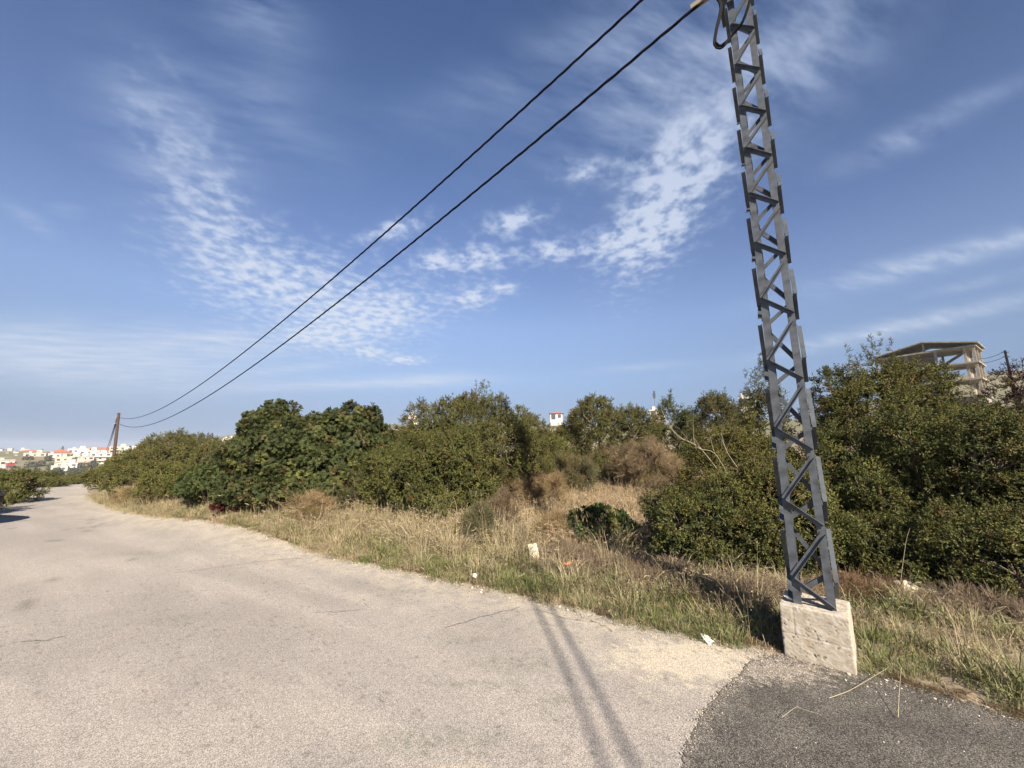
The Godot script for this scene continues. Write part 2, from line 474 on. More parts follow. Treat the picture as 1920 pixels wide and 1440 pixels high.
func rough_block(size: Vector3, n: int, rough: float, seed_: float, round_ := 0.02) -> ArrayMesh:
	# a cast block with worn, chipped edges, standing on y = 0
	var mb := MB.new()
	for f in 6:
		var ax := f % 3
		var sg := 1.0 if f < 3 else -1.0
		var k0 := mb.v.size()
		for a in n + 1:
			for b in n + 1:
				var p := Vector3.ZERO
				p[ax] = sg
				p[(ax + 1) % 3] = (2.0 * a / n - 1.0) * sg
				p[(ax + 2) % 3] = 2.0 * b / n - 1.0
				var h := size * 0.5
				var q := p * h
				var inner := Vector3(clampf(q.x, -h.x + round_, h.x - round_), clampf(q.y, -h.y + round_, h.y - round_), clampf(q.z, -h.z + round_, h.z - round_))
				var out := (q - inner)
				if out.length() > 0.0: q = inner + out.normalized() * minf(out.length(), round_)
				var edge := int(absf(p.x) > 0.9) + int(absf(p.y) > 0.9) + int(absf(p.z) > 0.9)
				var e := n_mid.get_noise_3d(q.x * 9.0 + seed_, q.y * 9.0, q.z * 9.0) * rough
				if edge >= 2: e -= rough * 1.2 * maxf(0.0, n_mid.get_noise_3d(q.x * 14.0 + seed_, q.y * 14.0 + 5.0, q.z * 14.0))
				# formwork seams and blow holes
				if absf(q.y - 0.02) < 0.005: e -= 0.004
				if ax != 1 and q.y > 0.02 and absf(q.x + 0.135) < 0.0045: e -= 0.004
				var pit := n_fine.get_noise_3d(q.x * 26.0 + seed_, q.y * 26.0, q.z * 26.0)
				if pit > 0.5: e -= 0.005
				q += q.normalized() * e
				mb.v.append(q + Vector3(0, h.y, 0))
				mb.c.append(Color.WHITE)
				mb.n.append(Vector3.ZERO)
		for a in n:
			for b in n:
				var k := k0 + a * (n + 1) + b
				var nn := (mb.v[k + 1] - mb.v[k]).cross(mb.v[k + n + 1] - mb.v[k])
				for t in [k, k + 1, k + n + 1, k + n + 2]: mb.n[t] += nn
				for t in [k, k + 1, k + n + 1, k + 1, k + n + 2, k + n + 1]: mb.i.append(t)
		for k in range(k0, mb.v.size()):
			var nn := mb.n[k].normalized()
			mb.n[k] = nn if nn.dot(mb.v[k] - Vector3(0, size.y * 0.5, 0)) > 0 else -nn
	return mb.mesh()

func build_pylon() -> void:
	var steel := mat("grey_painted_steel", lin(0.092, 0.108, 0.132), 0.5, 0.1)
	steel.albedo_texture = noise_tex(FastNoiseLite.TYPE_SIMPLEX, 0.02, 256, [[0.0, Color(0.62, 0.58, 0.55)], [0.35, grey(0.82)], [0.6, grey(0.92)], [1.0, grey(1.0)]], 5, 31)
	tri_map(steel, 0.7)
	var conc := mat("cast_concrete", lin(0.46, 0.43, 0.38), 0.92)
	conc.albedo_texture = noise_tex(FastNoiseLite.TYPE_SIMPLEX, 0.012, 512, [[0.0, Color(0.74, 0.71, 0.67)], [0.4, Color(0.90, 0.88, 0.85)], [0.7, grey(0.95)], [1.0, grey(1.0)]], 6, 41)
	conc.heightmap_enabled = true
	conc.heightmap_texture = noise_tex(FastNoiseLite.TYPE_SIMPLEX, 0.03, 512, [[0.0, grey(0)], [1.0, grey(1)]], 5, 42)
	conc.heightmap_scale = 0.3
	tri_map(conc, 0.5)
	var t := thing("lattice_pylon", "tall grey steel lattice power pole standing on a concrete block at the lane's edge", "pylon", POLE_AT, POLE_TURN)
	var foot := part("footing", rough_block(Vector3(0.45, 0.48, 0.45), 64, 0.0045, 3.0, 0.012), conc, t)
	foot.position.y = -0.08
	foot.rotation.y = -0.08
	tag(foot, "chipped cream concrete block under the steel legs")
	var top := 8.4
	for sx in [-1.0, 1.0]:
		for sz in [-1.0, 1.0]:
			var mb := MB.new()
			for flange in 2:
				var p := []
				for h in [0.36, top]:
					var a := half_width(h)
					var w := 0.056
					var th := 0.007
					var q := [Vector2(a, a), Vector2(a - w, a), Vector2(a - w, a - th), Vector2(a, a - th)] if flange == 0 else [Vector2(a, a - th), Vector2(a - th, a - th), Vector2(a - th, a - w), Vector2(a, a - w)]
					for e in q:
						p.append(Vector3(e.x * sx, h, e.y * sz))
				if sx * sz > 0: p = [p[3], p[2], p[1], p[0], p[7], p[6], p[5], p[4]]
				mb.hexa([p[3], p[2], p[1], p[0], p[7], p[6], p[5], p[4]])
			part("leg", mb.mesh(), steel, t)
	var nodes := [0.60, 1.23, 1.85, 2.47, 3.08, 3.66, 4.2, 4.72, 5.22, 5.74, 6.26, 6.78, 7.3, 7.82, 8.3]
	for face in 4:
		var b := Basis(Vector3.UP, face * PI / 2.0)
		for k in nodes.size():
			# falls from the left leg to the right one, its outstanding leg along the upper edge; then rises, outstanding leg below
			for way in 2:
				var h0: float = nodes[k] if way == 0 else (nodes[k - 1] + 0.02 if k > 0 else 0.0)
				var h1: float = nodes[k] - 0.19 if way == 0 else nodes[k] - 0.235
				if way == 1 and k == 0: continue
				if h1 < 0.4: h1 = 0.43
				var a0 := half_width(h0)
				var a1 := half_width(h1)
				var p0 := Vector3(-a0 + 0.012, h0, a0 + 0.004 + 0.006 * way)
				var p1 := Vector3(a1 - 0.012, h1, a1 + 0.004 + 0.006 * way)
				var along := (p1 - p0).normalized()
				var out := Vector3(0, 0.0056, 1).normalized()
				var up := out.cross(along).normalized()
				if up.y < 0.0: up = -up
				var mb := MB.new()
				var w := 0.038
				mb.bar(p0, p1, 0.005, w, up)
				var edge := (up * (w * 0.5 - 0.0025) if way == 0 else -up * (w * 0.5 - 0.0025)) + out * (0.0025 + 0.0145)
				mb.bar(p0 + edge, p1 + edge, 0.029, 0.005, up)
				var o := part("brace", mb.mesh(), steel, t)
				o.basis = b
	# bolted brackets that carry the lines
	for y in [6.62, 7.36]:
		var mb := MB.new()
		var a := half_width(y) + 0.055
		mb.bar(Vector3(-a - 0.02, y, a), Vector3(a, y, a), 0.05, 0.05)
		mb.bar(Vector3(-a, y, a - 0.03), Vector3(-a, y, -a), 0.05, 0.05)
		part("bracket", mb.mesh(), steel, t)

func strand_path(a: Vector3, b: Vector3, sag: float, n: int) -> PackedVector3Array:
	var p := PackedVector3Array()
	for k in n + 1:
		var t := float(k) / n
		p.append(a.lerp(b, t) - Vector3(0, 4.0 * sag * t * (1.0 - t), 0))
	return p

func twisted(path: PackedVector3Array, r: float, pitch: float) -> ArrayMesh:
	# three insulated cores laid round one another
	var mb := MB.new()
	for s in 3:
		var p := PackedVector3Array()
		var rr := PackedFloat32Array()
		var run := 0.0
		for k in path.size():
			var t := (path[mini(k + 1, path.size() - 1)] - path[maxi(k - 1, 0)]).normalized()
			var x := t.cross(Vector3.UP).normalized()
			var y := x.cross(t)
			if k > 0: run += path[k].distance_to(path[k - 1])
			var a := TAU * (s / 3.0 + run / pitch)
			p.append(path[k] + (x * cos(a) + y * sin(a)) * r)
			rr.append(r * (1.0 if s else 0.8))
		mb.tube(p, rr, 6)
	return mb.mesh()

func resample(p: PackedVector3Array, n: int) -> PackedVector3Array:
	var c := Curve3D.new()
	for k in p.size():
		var t := (p[mini(k + 1, p.size() - 1)] - p[maxi(k - 1, 0)]) / 6.0
		c.add_point(p[k], -t, t)
	var out := PackedVector3Array()
	for k in n + 1: out.append(c.sample_baked(c.get_baked_length() * k / n, true))
	return out

func build_lines() -> void:
	var black := mat("black_cable_sheath", lin(0.012, 0.012, 0.014), 0.85)
	black.metallic_specular = 0.2
	var zinc := mat("dead_end_clamp", lin(0.30, 0.25, 0.20), 0.6, 0.3)
	var wood := mat("weathered_brown_pole", lin(0.10, 0.058, 0.042), 0.85)
	wood.albedo_texture = noise_tex(FastNoiseLite.TYPE_SIMPLEX, 0.03, 256, [[0.0, grey(0.5)], [0.5, grey(0.85)], [1.0, grey(1.0)]], 4, 51)
	tri_map(wood, 0.8)
	var high := [Vector3(2.03, 7.35, -3.6), at(224, 783, 36.0), 1.75]
	var low := [Vector3(2.18, 6.60, -3.42), at(224, 795, 36.0), 1.85]
	var far := [Vector3(4.79, 9.47, 12.82), Vector3(4.79, 8.68, 12.82)]
	for k in 2:
		var e: Array = [high, low][k]
		var o := part("power_cable", twisted(strand_path(e[0], e[1], e[2], 900), 0.0098, 0.75), black, self)
		tag(o, ["upper black overhead cable sagging from the lattice pylon to the brown pole", "lower black overhead cable ending in a clamp beside the lattice pylon"][k], "cable", "overhead cables along the lane")
		# the next span, over and behind the photographer; its shadow lies across the lane
		var f := part("power_cable", twisted(strand_path(e[0] + Vector3(0.22, 0.0, 0.05), far[k], [2.158, 1.647][k], 500), 0.0098, 0.75), black, self)
		tag(f, ["upper black overhead cable leading back across the lane from the pylon", "lower black overhead cable leading back across the lane from the pylon"][k], "cable", "overhead cables crossing the lane")
		var c := thing("cable_clamp", ["steel dead-end clamp holding the upper cable to the pylon bracket", "steel dead-end clamp holding the lower cable near the pylon top"][k], "clamp", e[0], 0.0, "clamps on the pylon")
		var dir: Vector3 = (e[1] - e[0]).normalized()
		var mb := MB.new()
		mb.bar(dir * 0.02, dir * 0.20, 0.05, 0.055)
		part("clamp_body", mb.mesh(), zinc, c)
		mb = MB.new()
		var to: Vector3 = Vector3(2.36, e[0].y + 0.02, -3.50) - e[0]
		mb.tube(PackedVector3Array([dir * 0.06, to * 0.5, to]), PackedFloat32Array([0.009, 0.009, 0.009]), 6)
		part("link", mb.mesh(), zinc, c)
	# jumper loops that hang at the pylon's side
	var base := at(1372, 62, 3.5)
	for k in 2:
		var g := 0.03 * k
		var p := PackedVector3Array([Vector3(2.15, 6.66, -3.42), at(1352 - k * 2, 8, 3.36), at(1344 - k * 2, 55, 3.35), at(1341 - k * 2, 78 + 6 * k, 3.36), at(1350, 86 + 5 * k, 3.38), at(1362, 78 + 4 * k, 3.40), at(1376, 62, 3.36), at(1390, 45, 3.30), at(1401, 18, 3.24), at(1408, -14, 3.2), Vector3(2.34 + g, 7.05, -3.38), Vector3(2.30 + g, 7.36, -3.40)])
		var mb := MB.new()
		var q := resample(p, 60)
		var rr := PackedFloat32Array()
		rr.resize(q.size())
		rr.fill(0.014 - 0.004 * k)
		mb.tube(q, rr, 7, Color.WHITE)
		tag(part("jumper_cable", mb.mesh(), black, self), ["thick black jumper cable looping out beside the pylon top", "thin black jumper cable hanging below the thick loop on the pylon"][k], "cable")
	# brown pole down the lane
	var top := at(223, 774, 36.0)
	var foot := Vector3(top.x + 0.4, land(top.x, top.z) - 0.3, top.z)
	var t := thing("utility_pole", "reddish brown utility pole at the far bend of the lane", "pole", foot)
	var mb := MB.new()
	mb.tube(PackedVector3Array([Vector3.ZERO, (top - foot) * 0.5, top - foot]), PackedFloat32Array([0.15, 0.125, 0.10]), 12)
	part("shaft", mb.mesh(), wood, t)
	for y in [0.42, 1.0]:
		mb = MB.new()
		mb.bar(top - foot + Vector3(-0.22, -y, 0.1), top - foot + Vector3(0.12, -y, 0.0), 0.05, 0.05)
		part("hook", mb.mesh(), zinc, t)
	for k in 2:
		mb = MB.new()
		var q := strand_path(top + Vector3(-0.1, -0.42 - 0.6 * k, 0.0), at(198.0 + 3.0 * k, 846, 95.0), 0.6, 30)
		var rr := PackedFloat32Array()
		rr.resize(q.size())
		rr.fill(0.03)
		mb.tube(q, rr, 5)
		tag(part("power_cable", mb.mesh(), black, self), ["upper dark cable running downhill behind the brown pole", "lower dark cable running downhill behind the brown pole"][k], "cable", "overhead cables beyond the brown pole")

# ------------------------------------------------------------------ foliage
func leaf(mb: MB, p: Vector3, d: Vector3, up: Vector3, L: float, w: float, col: Color, fold := 0.25) -> void:
	var s := d.cross(up).normalized()
	var nrm := s.cross(d).normalized()
	var m := p + d * L * 0.45
	var l := m + s * w + nrm * w * fold
	var r := m - s * w + nrm * w * fold
	var tip := p + d * L - nrm * L * 0.08
	mb.tri(p, l, tip, col)
	mb.tri(p, tip, r, col)

func any_dir() -> Vector3:
	var z := rng.randf_range(-1, 1)
	var a := rng.randf() * TAU
	return Vector3(sqrt(1 - z * z) * cos(a), z, sqrt(1 - z * z) * sin(a))

func stick(mb: MB, a: Vector3, b: Vector3, r0: float, r1: float, col: Color) -> void:
	# a three-sided twig
	mb.tube(PackedVector3Array([a, (a + b) * 0.5 + any_dir() * a.distance_to(b) * 0.06, b]), PackedFloat32Array([r0, (r0 + r1) * 0.5, r1]), 3, col, false)

func leaf_tone(yellow: float) -> Color:
	var k := rng.randf_range(0.50, 1.0)
	var c := Color(k * 0.9, k, k * 0.85)
	if rng.randf() < yellow: c = Color(1.0, 0.92, 0.62)
	if rng.randf() < 0.04: c = Color(0.9, 0.62, 0.42)
	return c

func oak_sprig(size: float, leaves: int, leaf_l: float, leaf_w: float) -> ArrayMesh:
	var mb := MB.new()
	var twigs := 8
	for t in twigs:
		var d := (any_dir() + Vector3.UP * 0.75).normalized()
		var L := size * rng.randf_range(0.6, 1.0)
		stick(mb, Vector3(0, -size * 0.35, 0), d * L, 0.004, 0.0015, Color(0.85, 0.72, 0.6))
		for k in leaves / twigs:
			var f := rng.randf_range(0.25, 1.0)
			var p := Vector3(0, -size * 0.35, 0).lerp(d * L, f)
			var o := (any_dir() + d * 0.7).normalized()
			leaf(mb, p, o, (any_dir() + Vector3.UP * 1.2).normalized(), leaf_l * rng.randf_range(0.7, 1.15), leaf_w * rng.randf_range(0.8, 1.1), leaf_tone(0.10))
	return mb.mesh()

func pinnate_sprig(size: float, fronds: int, pairs: int) -> ArrayMesh:
	var mb := MB.new()
	for t in fronds:
		var d := (any_dir() + Vector3.UP * 0.6).normalized()
		var side := d.cross(Vector3.UP + any_dir() * 0.3).normalized()
		var L := size * rng.randf_range(0.75, 1.0)
		stick(mb, Vector3(0, -size * 0.4, 0), d * L, 0.004, 0.0015, Color(0.75, 0.55, 0.45))
		var col := leaf_tone(0.05)
		for k in pairs:
			var p := d * L * (0.35 + 0.65 * k / (pairs - 1.0)) - Vector3(0, L * 0.12 * k / pairs, 0)
			for s in [-1.0, 1.0]:
				var o: Vector3 = (side * s + d * 0.55 - Vector3.UP * 0.15).normalized()
				leaf(mb, p, o, side.cross(d), size * rng.randf_range(0.28, 0.36), size * 0.09, col * rng.randf_range(0.8, 1.0))
	return mb.mesh()

func broom_sprig(size: float, twigs: int, leafy: bool) -> ArrayMesh:
	var mb := MB.new()
	for t in twigs:
		var d := (any_dir() + Vector3.UP * 1.1).normalized()
		var L := size * rng.randf_range(0.55, 1.0)
		var k := rng.randf_range(0.6, 1.0)
		var col := Color(k, k * 0.92, k * 0.8)
		var a := any_dir() * size * 0.12
		stick(mb, a, a + d * L, 0.0032, 0.0012, col)
		stick(mb, a + d * L * 0.45, a + d * L * 0.6 + any_dir() * L * 0.4, 0.0022, 0.001, col)
		if leafy:
			for q in 4:
				leaf(mb, a + d * L * rng.randf_range(0.4, 1.0), (any_dir() + d).normalized(), any_dir(), 0.03, 0.005, col)
	return mb.mesh()

func tuft(blades: int, spread: float, h0: float, h1: float, w: float, lean: float, ears: float, droop: float) -> ArrayMesh:
	var mb := MB.new()
	for b in blades:
		var a := rng.randf() * TAU
		var root := Vector3(cos(a), 0, sin(a)) * spread * sqrt(rng.randf())
		var out := Vector3(cos(a + rng.randf_range(-0.8, 0.8)), 0, sin(a + rng.randf_range(-0.8, 0.8)))
		var h := rng.randf_range(h0, h1)
		var ln := rng.randf_range(0.1, 1.0) * lean
		var side := out.cross(Vector3.UP).rotated(Vector3.UP, rng.randf_range(-0.9, 0.9))
		var k := rng.randf_range(0.62, 1.0)
		var col := Color(k, k * rng.randf_range(0.93, 1.0), k * rng.randf_range(0.8, 1.0))
		var pts := []
		for s in 4:
			var f := s / 3.0
			pts.append(root + Vector3.UP * h * f * (1.0 - droop * f * f * ln) + out * h * ln * f * f)
		for s in 3:
			var w0 := w * (1.0 - 0.75 * s / 3.0)
			var w1 := w * (1.0 - 0.75 * (s + 1) / 3.0)
			if s < 2:
				mb.quad(pts[s] - side * w0, pts[s] + side * w0, pts[s + 1] + side * w1, pts[s + 1] - side * w1, col)
			else:
				mb.tri(pts[s] - side * w0, pts[s] + side * w0, pts[s + 1], col)
		if rng.randf() < ears:
			var d: Vector3 = (pts[3] - pts[2]).normalized()
			for q in 5:
				leaf(mb, pts[3] - d * 0.012 * q, (d + any_dir() * 0.45).normalized(), any_dir(), 0.026, 0.003, col)
	return mb.mesh()

func scatter(called: String, mesh: Mesh, material: Material, xf: Array, col: PackedColorArray, parent: Node) -> MultiMeshInstance3D:
	var mm := MultiMesh.new()
	mm.transform_format = MultiMesh.TRANSFORM_3D
	mm.use_colors = true
	mm.mesh = mesh
	mm.instance_count = xf.size()
	for k in xf.size():
		mm.set_instance_transform(k, xf[k])
		mm.set_instance_color(k, col[k])
	var o := MultiMeshInstance3D.new()
	o.name = called if parent != self else numbered(called)
	o.multimesh = mm
	o.material_override = material
	o.set_meta("kind", "stuff")
	parent.add_child(o, true)
	return o

func pointing(up: Vector3, scale_: float) -> Basis:
	var y := up.normalized()
	var x := y.cross(any_dir()).normalized()
	return Basis(x, y, x.cross(y)).scaled_local(Vector3.ONE * scale_)

# A shrub or small tree. w: half width, h: height, all in metres. kind picks the sprigs.
var sprigs := {}
func shrub(called: String, label: String, group: String, where: Vector3, w: float, h: float, kind: String, tint: Color, opts := {}) -> Node3D:
	var t := thing(called, label, opts.get("category", "bush"), where, 0.0, group)
	var deep: float = opts.get("deep", 0.85)
	var skirt: float = opts.get("skirt", 0.06)
	var lobes := []           # centre, radii
	lobes.append([Vector3(0, h * 0.46, 0), Vector3(w * 0.80, h * 0.46, w * 0.80 * deep)])
	var count: int = opts.get("lobes", 9)
	for k in count:
		var a := TAU * (k + rng.randf()) / count
		var up := rng.randf_range(0.05, 0.95)
		var ring := sqrt(maxf(0.0, 1.0 - pow(maxf(0.0, up - 0.45) / 0.62, 2.0)))
		var rr := rng.randf_range(0.26, 0.42)
		var p := Vector3(cos(a) * w * ring * (1.0 - rr * 0.75), h * lerpf(0.22, 0.98 - rr * 0.55, up), sin(a) * w * deep * ring * (1.0 - rr * 0.75))
		lobes.append([p, Vector3(w * rr, minf(h * rr, w * rr * 1.1), w * rr * rng.randf_range(0.85, 1.1))])
	for k in count / 2 + 1:               # the skirt, down to the ground
		var a := TAU * (k + rng.randf() * 0.7) / (count / 2 + 1)
		var rr := rng.randf_range(0.28, 0.36)
		lobes.append([Vector3(cos(a) * w * 0.72, h * 0.17, sin(a) * w * deep * 0.72), Vector3(w * rr, maxf(0.16, h * 0.2), w * rr)])
	for l in opts.get("extra", []): lobes.append(l)
	var dens: float = opts.get("density", 56.0)
	var sc: float = opts.get("scale", 1.0)
	var kinds: Array = sprigs[kind]
	var xf := []
	var cl := []
	for k in kinds.size():
		xf.append([])
		cl.append(PackedColorArray())
	for li in lobes.size():
		var c: Vector3 = lobes[li][0]
		var r: Vector3 = lobes[li][1]
		var area := 4.0 * PI * pow((pow(r.x * r.y, 1.6) + pow(r.x * r.z, 1.6) + pow(r.y * r.z, 1.6)) / 3.0, 1.0 / 1.6)
		var lobe_tone := rng.randf_range(0.82, 1.14)
		for k in int(area * dens / (sc * sc)):
			var d := any_dir()
			var f := 1.0 - 0.42 * pow(rng.randf(), 1.7)
			var nz := n_mid.get_noise_3d((where.x + c.x + d.x * r.x) * 1.1, (c.y + d.y * r.y) * 1.1, (where.z + c.z + d.z * r.z) * 1.1)
			f *= 1.0 + opts.get("ragged", 0.20) * nz
			if nz < -0.24 and rng.randf() < 0.5: continue            # hollows between the branches
			var p := c + d * r * f
			if p.y < h * skirt + 0.05: continue
			if d.z < -0.35 and rng.randf() < 0.45: continue            # the far side grows thinner
			var buried := false
			for lj in lobes.size():
				if lj == li: continue
				var q: Vector3 = (p - lobes[lj][0]) / lobes[lj][1]
				if q.length_squared() < 0.42:
					buried = true
					break
			if buried: continue
			var outward := (d / r).normalized()
			var v := rng.randi() % kinds.size()
			xf[v].append(Transform3D(pointing(outward + Vector3.UP * 0.35 + any_dir() * 0.55, sc * rng.randf_range(0.75, 1.2)), p))
			var tone := lobe_tone * rng.randf_range(0.72, 1.22)
			var cc := tint * tone
			var u := rng.randf()
			if u < opts.get("dry", 0.10): cc = cc.lerp(Color(0.19, 0.135, 0.07), 0.55)
			elif u < opts.get("dry", 0.10) + 0.14: cc = cc.lerp(Color(0.20, 0.195, 0.065), 0.6)
			for s in opts.get("spots", []):
				if p.distance_to(s[0]) < s[1] and rng.randf() < 0.8: cc = s[2] * rng.randf_range(0.7, 1.2)
			cc.a = 1.0
			cl[v].append(cc)
	# loose shoots standing out of the top
	for k in opts.get("shoots", 10):
		var a := rng.randf() * TAU
		var q := rng.randf_range(0.0, 0.85)
		var p := Vector3(cos(a) * w * q, h * (1.0 - 0.55 * q * q) * rng.randf_range(0.93, 1.08), sin(a) * w * deep * q)
		for s in 3:
			var v := rng.randi() % kinds.size()
			xf[v].append(Transform3D(pointing(Vector3.UP + any_dir() * 0.4, sc * rng.randf_range(0.45, 0.7)), p - Vector3(0, 0.10 * s, 0) * sc + any_dir() * 0.03))
			cl[v].append(tint * rng.randf_range(0.9, 1.25))
	var crown := Node3D.new()
	crown.name = "crown"
	t.add_child(crown)
	for k in kinds.size():
		if xf[k].size(): scatter("foliage", kinds[k], M.leaf, xf[k], cl[k], crown)
	# stems and limbs
	var mb := MB.new()
	var bark: Color = opts.get("bark", Color(0.17, 0.135, 0.10))
	var stems: int = opts.get("stems", 5)
	for k in stems:
		var l: Array = lobes[mini(k + 1, lobes.size() - 1)]
		var foot := Vector3(rng.randf_range(-0.12, 0.12) * w, -0.1, rng.randf_range(-0.12, 0.12) * w)
		var mid: Vector3 = foot.lerp(l[0], 0.5) + any_dir() * w * 0.08 + Vector3(0, h * 0.05, 0)
		var r0: float = clampf(h * 0.02, 0.012, 0.09)
		mb.tube(PackedVector3Array([foot, foot.lerp(mid, 0.5) + any_dir() * 0.04 * h, mid, l[0]]), PackedFloat32Array([r0, r0 * 0.8, r0 * 0.6, r0 * 0.35]), 6, bark)
		for s in 6:
			var e: Vector3 = l[0] + any_dir() * l[1] * 0.9
			mb.tube(PackedVector3Array([l[0].lerp(mid, 0.3), l[0].lerp(e, 0.5) + any_dir() * 0.05, e]), PackedFloat32Array([r0 * 0.35, r0 * 0.22, 0.004]), 4, bark, false)
	part("trunk", mb.mesh(), M.bark, t)
	return t

# the shrub whose top and width the photograph shows at (px, top), rooted at depth fwd
func shrub_px(called: String, label: String, group: String, px: float, top: float, half_px: float, fwd: float, kind: String, tint: Color, opts := {}) -> Node3D:
	var p := at(px, top, fwd)
	var g := ground_y(p.x, p.z)
	var w := half_px * fwd / F / (cos(PITCH))
	return shrub(called, label, group, Vector3(p.x, g, p.z), w, maxf(0.35, p.y - g), kind, tint, opts)

func dead_branch(parent: Node, pts: Array, r: float, side: int) -> void:
	var mb := MB.new()
	var p := resample(PackedVector3Array(pts), 14)
	var rr := PackedFloat32Array()
	for k in p.size(): rr.append(lerpf(r, r * 0.3, float(k) / p.size()))
	mb.tube(p, rr, 5)
	for s in side:
		var k := rng.randi_range(4, p.size() - 2)
		var e := p[k] + (any_dir() + Vector3.UP * 0.4 + (p[k] - p[k - 1]).normalized()) * rng.randf_range(0.12, 0.3)
		mb.tube(PackedVector3Array([p[k], p[k].lerp(e, 0.5) + any_dir() * 0.02, e]), PackedFloat32Array([rr[k] * 0.6, rr[k] * 0.4, rr[k] * 0.2]), 4, Color.WHITE, false)
	part("dead_branch", mb.mesh(), M.dead_wood, parent)

func build_scrub() -> void:
	var lf := mat("leaf", Color.WHITE, 0.6)
	lf.vertex_color_use_as_albedo = true
	lf.metallic_specular = 0.3
	lf.backlight_enabled = true
	lf.backlight = grey(0.30)
	lf.cull_mode = BaseMaterial3D.CULL_DISABLED
	var bk := mat("bark", Color.WHITE, 0.95)
	bk.vertex_color_use_as_albedo = true
	mat("dead_wood", lin(0.34, 0.29, 0.225), 0.9)
	var st := mat("straw", Color.WHITE, 0.7)
	st.vertex_color_use_as_albedo = true
	st.backlight_enabled = true
	st.backlight = grey(0.25)
	st.cull_mode = BaseMaterial3D.CULL_DISABLED
	sprigs["oak"] = [oak_sprig(0.15, 104, 0.026, 0.0092), oak_sprig(0.165, 96, 0.028, 0.0095), oak_sprig(0.135, 96, 0.025, 0.009)]
	sprigs["pinnate"] = [pinnate_sprig(0.115, 12, 5), pinnate_sprig(0.13, 12, 5), pinnate_sprig(0.105, 12, 4)]
	sprigs["broom"] = [broom_sprig(0.34, 40, true), broom_sprig(0.30, 36, true)]
	sprigs["thorn"] = [broom_sprig(0.34, 46, false), broom_sprig(0.28, 40, false)]
	var olive := Color(0.132, 0.135, 0.050)
	var deep := Color(0.085, 0.098, 0.038)
	var dull := Color(0.120, 0.115, 0.055)
	var G := "evergreen oak scrub beyond the verge"
	# --- right of the pylon
	shrub_px("oak_bush", "huge evergreen oak bush rising behind the lattice pylon, below the unfinished building", G, 1632, 646, 128, 7.6, "oak", olive, {"lobes": 14, "shoots": 36, "dry": 0.16, "ragged": 0.14})
	shrub_px("oak_bush", "dense dark oak bush behind the straw bank right of the pylon block", G, 1740, 756, 150, 6.0, "oak", deep.lerp(olive, 0.35), {"lobes": 11})
	shrub_px("oak_bush", "broad oak bush in front of the purple leaved bush", G, 1960, 770, 210, 5.7, "oak", olive, {"lobes": 10})
	shrub_px("oak_bush", "oak bush whose skirt hides the wall of scrub beside the pylon's steel legs", G, 1560, 790, 115, 6.5, "oak", deep.lerp(olive, 0.5), {"lobes": 8})
	shrub_px("oak_bush", "low spreading oak at the pylon block's back, its skirt over the rubble", G, 1650, 965, 115, 5.35, "oak", deep.lerp(olive, 0.5), {"lobes": 7})
	shrub_px("oak_bush", "low spreading oak over the long reed stalk", G, 1845, 945, 130, 4.75, "oak", olive.lerp(deep, 0.3), {"lobes": 8})
	shrub_px("oak_bush", "low oak filling the gap behind the pylon's bottom braces", G, 1500, 950, 90, 5.6, "oak", olive.lerp(deep, 0.4), {"lobes": 7})
	shrub_px("oak_bush", "low oak bush beyond the arching straw stalk", G, 1985, 960, 110, 4.5, "oak", olive.lerp(deep, 0.3), {"lobes": 7})
	shrub_px("oak_bush", "oak bush sloping down below the unfinished building's open floors", G, 1790, 722, 95, 7.4, "oak", olive, {"lobes": 8, "shoots": 8})
	shrub_px("purple_bush", "dark purple leaved bush on the slope beside the unfinished building", "", 1900, 676, 95, 10.0, "oak", Color(0.060, 0.030, 0.034), {"lobes": 8, "dry": 0.06, "scale": 1.2, "density": 30.0})
	shrub_px("oak_bush", "loose leggy oak bush showing sky between its shoots just left of the pylon", G, 1422, 680, 56, 8.8, "oak", olive, {"lobes": 6, "shoots": 36, "density": 44.0})
	# --- left of the pylon
	var e := shrub_px("oak_bush", "yellowish oak bush with bare pale branches standing out of it", G, 1370, 785, 115, 7.2, "oak", Color(0.135, 0.125, 0.045), {"lobes": 9, "dry": 0.22, "shoots": 20})
	var o := e.position
	for b in [[[1345, 880, 6.4], [1310, 838, 6.3], [1268, 815, 6.2], [1240, 768, 6.2]], [[1372, 905, 6.3], [1340, 850, 6.2], [1305, 838, 6.1], [1300, 795, 6.1]], [[1385, 880, 6.2], [1362, 845, 6.1], [1352, 810, 6.1]]]:
		dead_branch(e, b.map(func(q): return at(q[0], q[1], q[2]) - o), 0.0065, 5)
	shrub_px("oak_bush", "low dark oak bush left of the pylon, over the dead twigs", G, 1312, 915, 108, 6.0, "oak", deep.lerp(olive, 0.25), {"lobes": 8})
	shrub_px("oak_bush", "green oak bush just left of the pylon's lower legs", G, 1425, 850, 108, 6.1, "oak", olive, {"lobes": 8})
	shrub_px("lentisk_bush", "small glossy dark green bush growing above the brush pile", "", 1130, 950, 62, 6.9, "pinnate", Color(0.058, 0.085, 0.030), {"lobes": 6, "scale": 0.95, "density": 60.0})
	shrub_px("oak_bush", "small dark tree topped bush on the skyline behind bare branches", G, 1258, 735, 46, 13.0, "oak", deep, {"lobes": 6, "scale": 1.2})
	shrub_px("oak_bush", "round olive oak bush on the skyline left of the pylon", G, 1340, 730, 76, 13.5, "oak", dull, {"lobes": 8, "scale": 1.1})
	shrub_px("oak_bush", "wide olive oak bush on the skyline behind the pink dry grass", G, 1125, 744, 102, 13.0, "oak", olive.lerp(dull, 0.5), {"lobes": 10, "scale": 1.1})
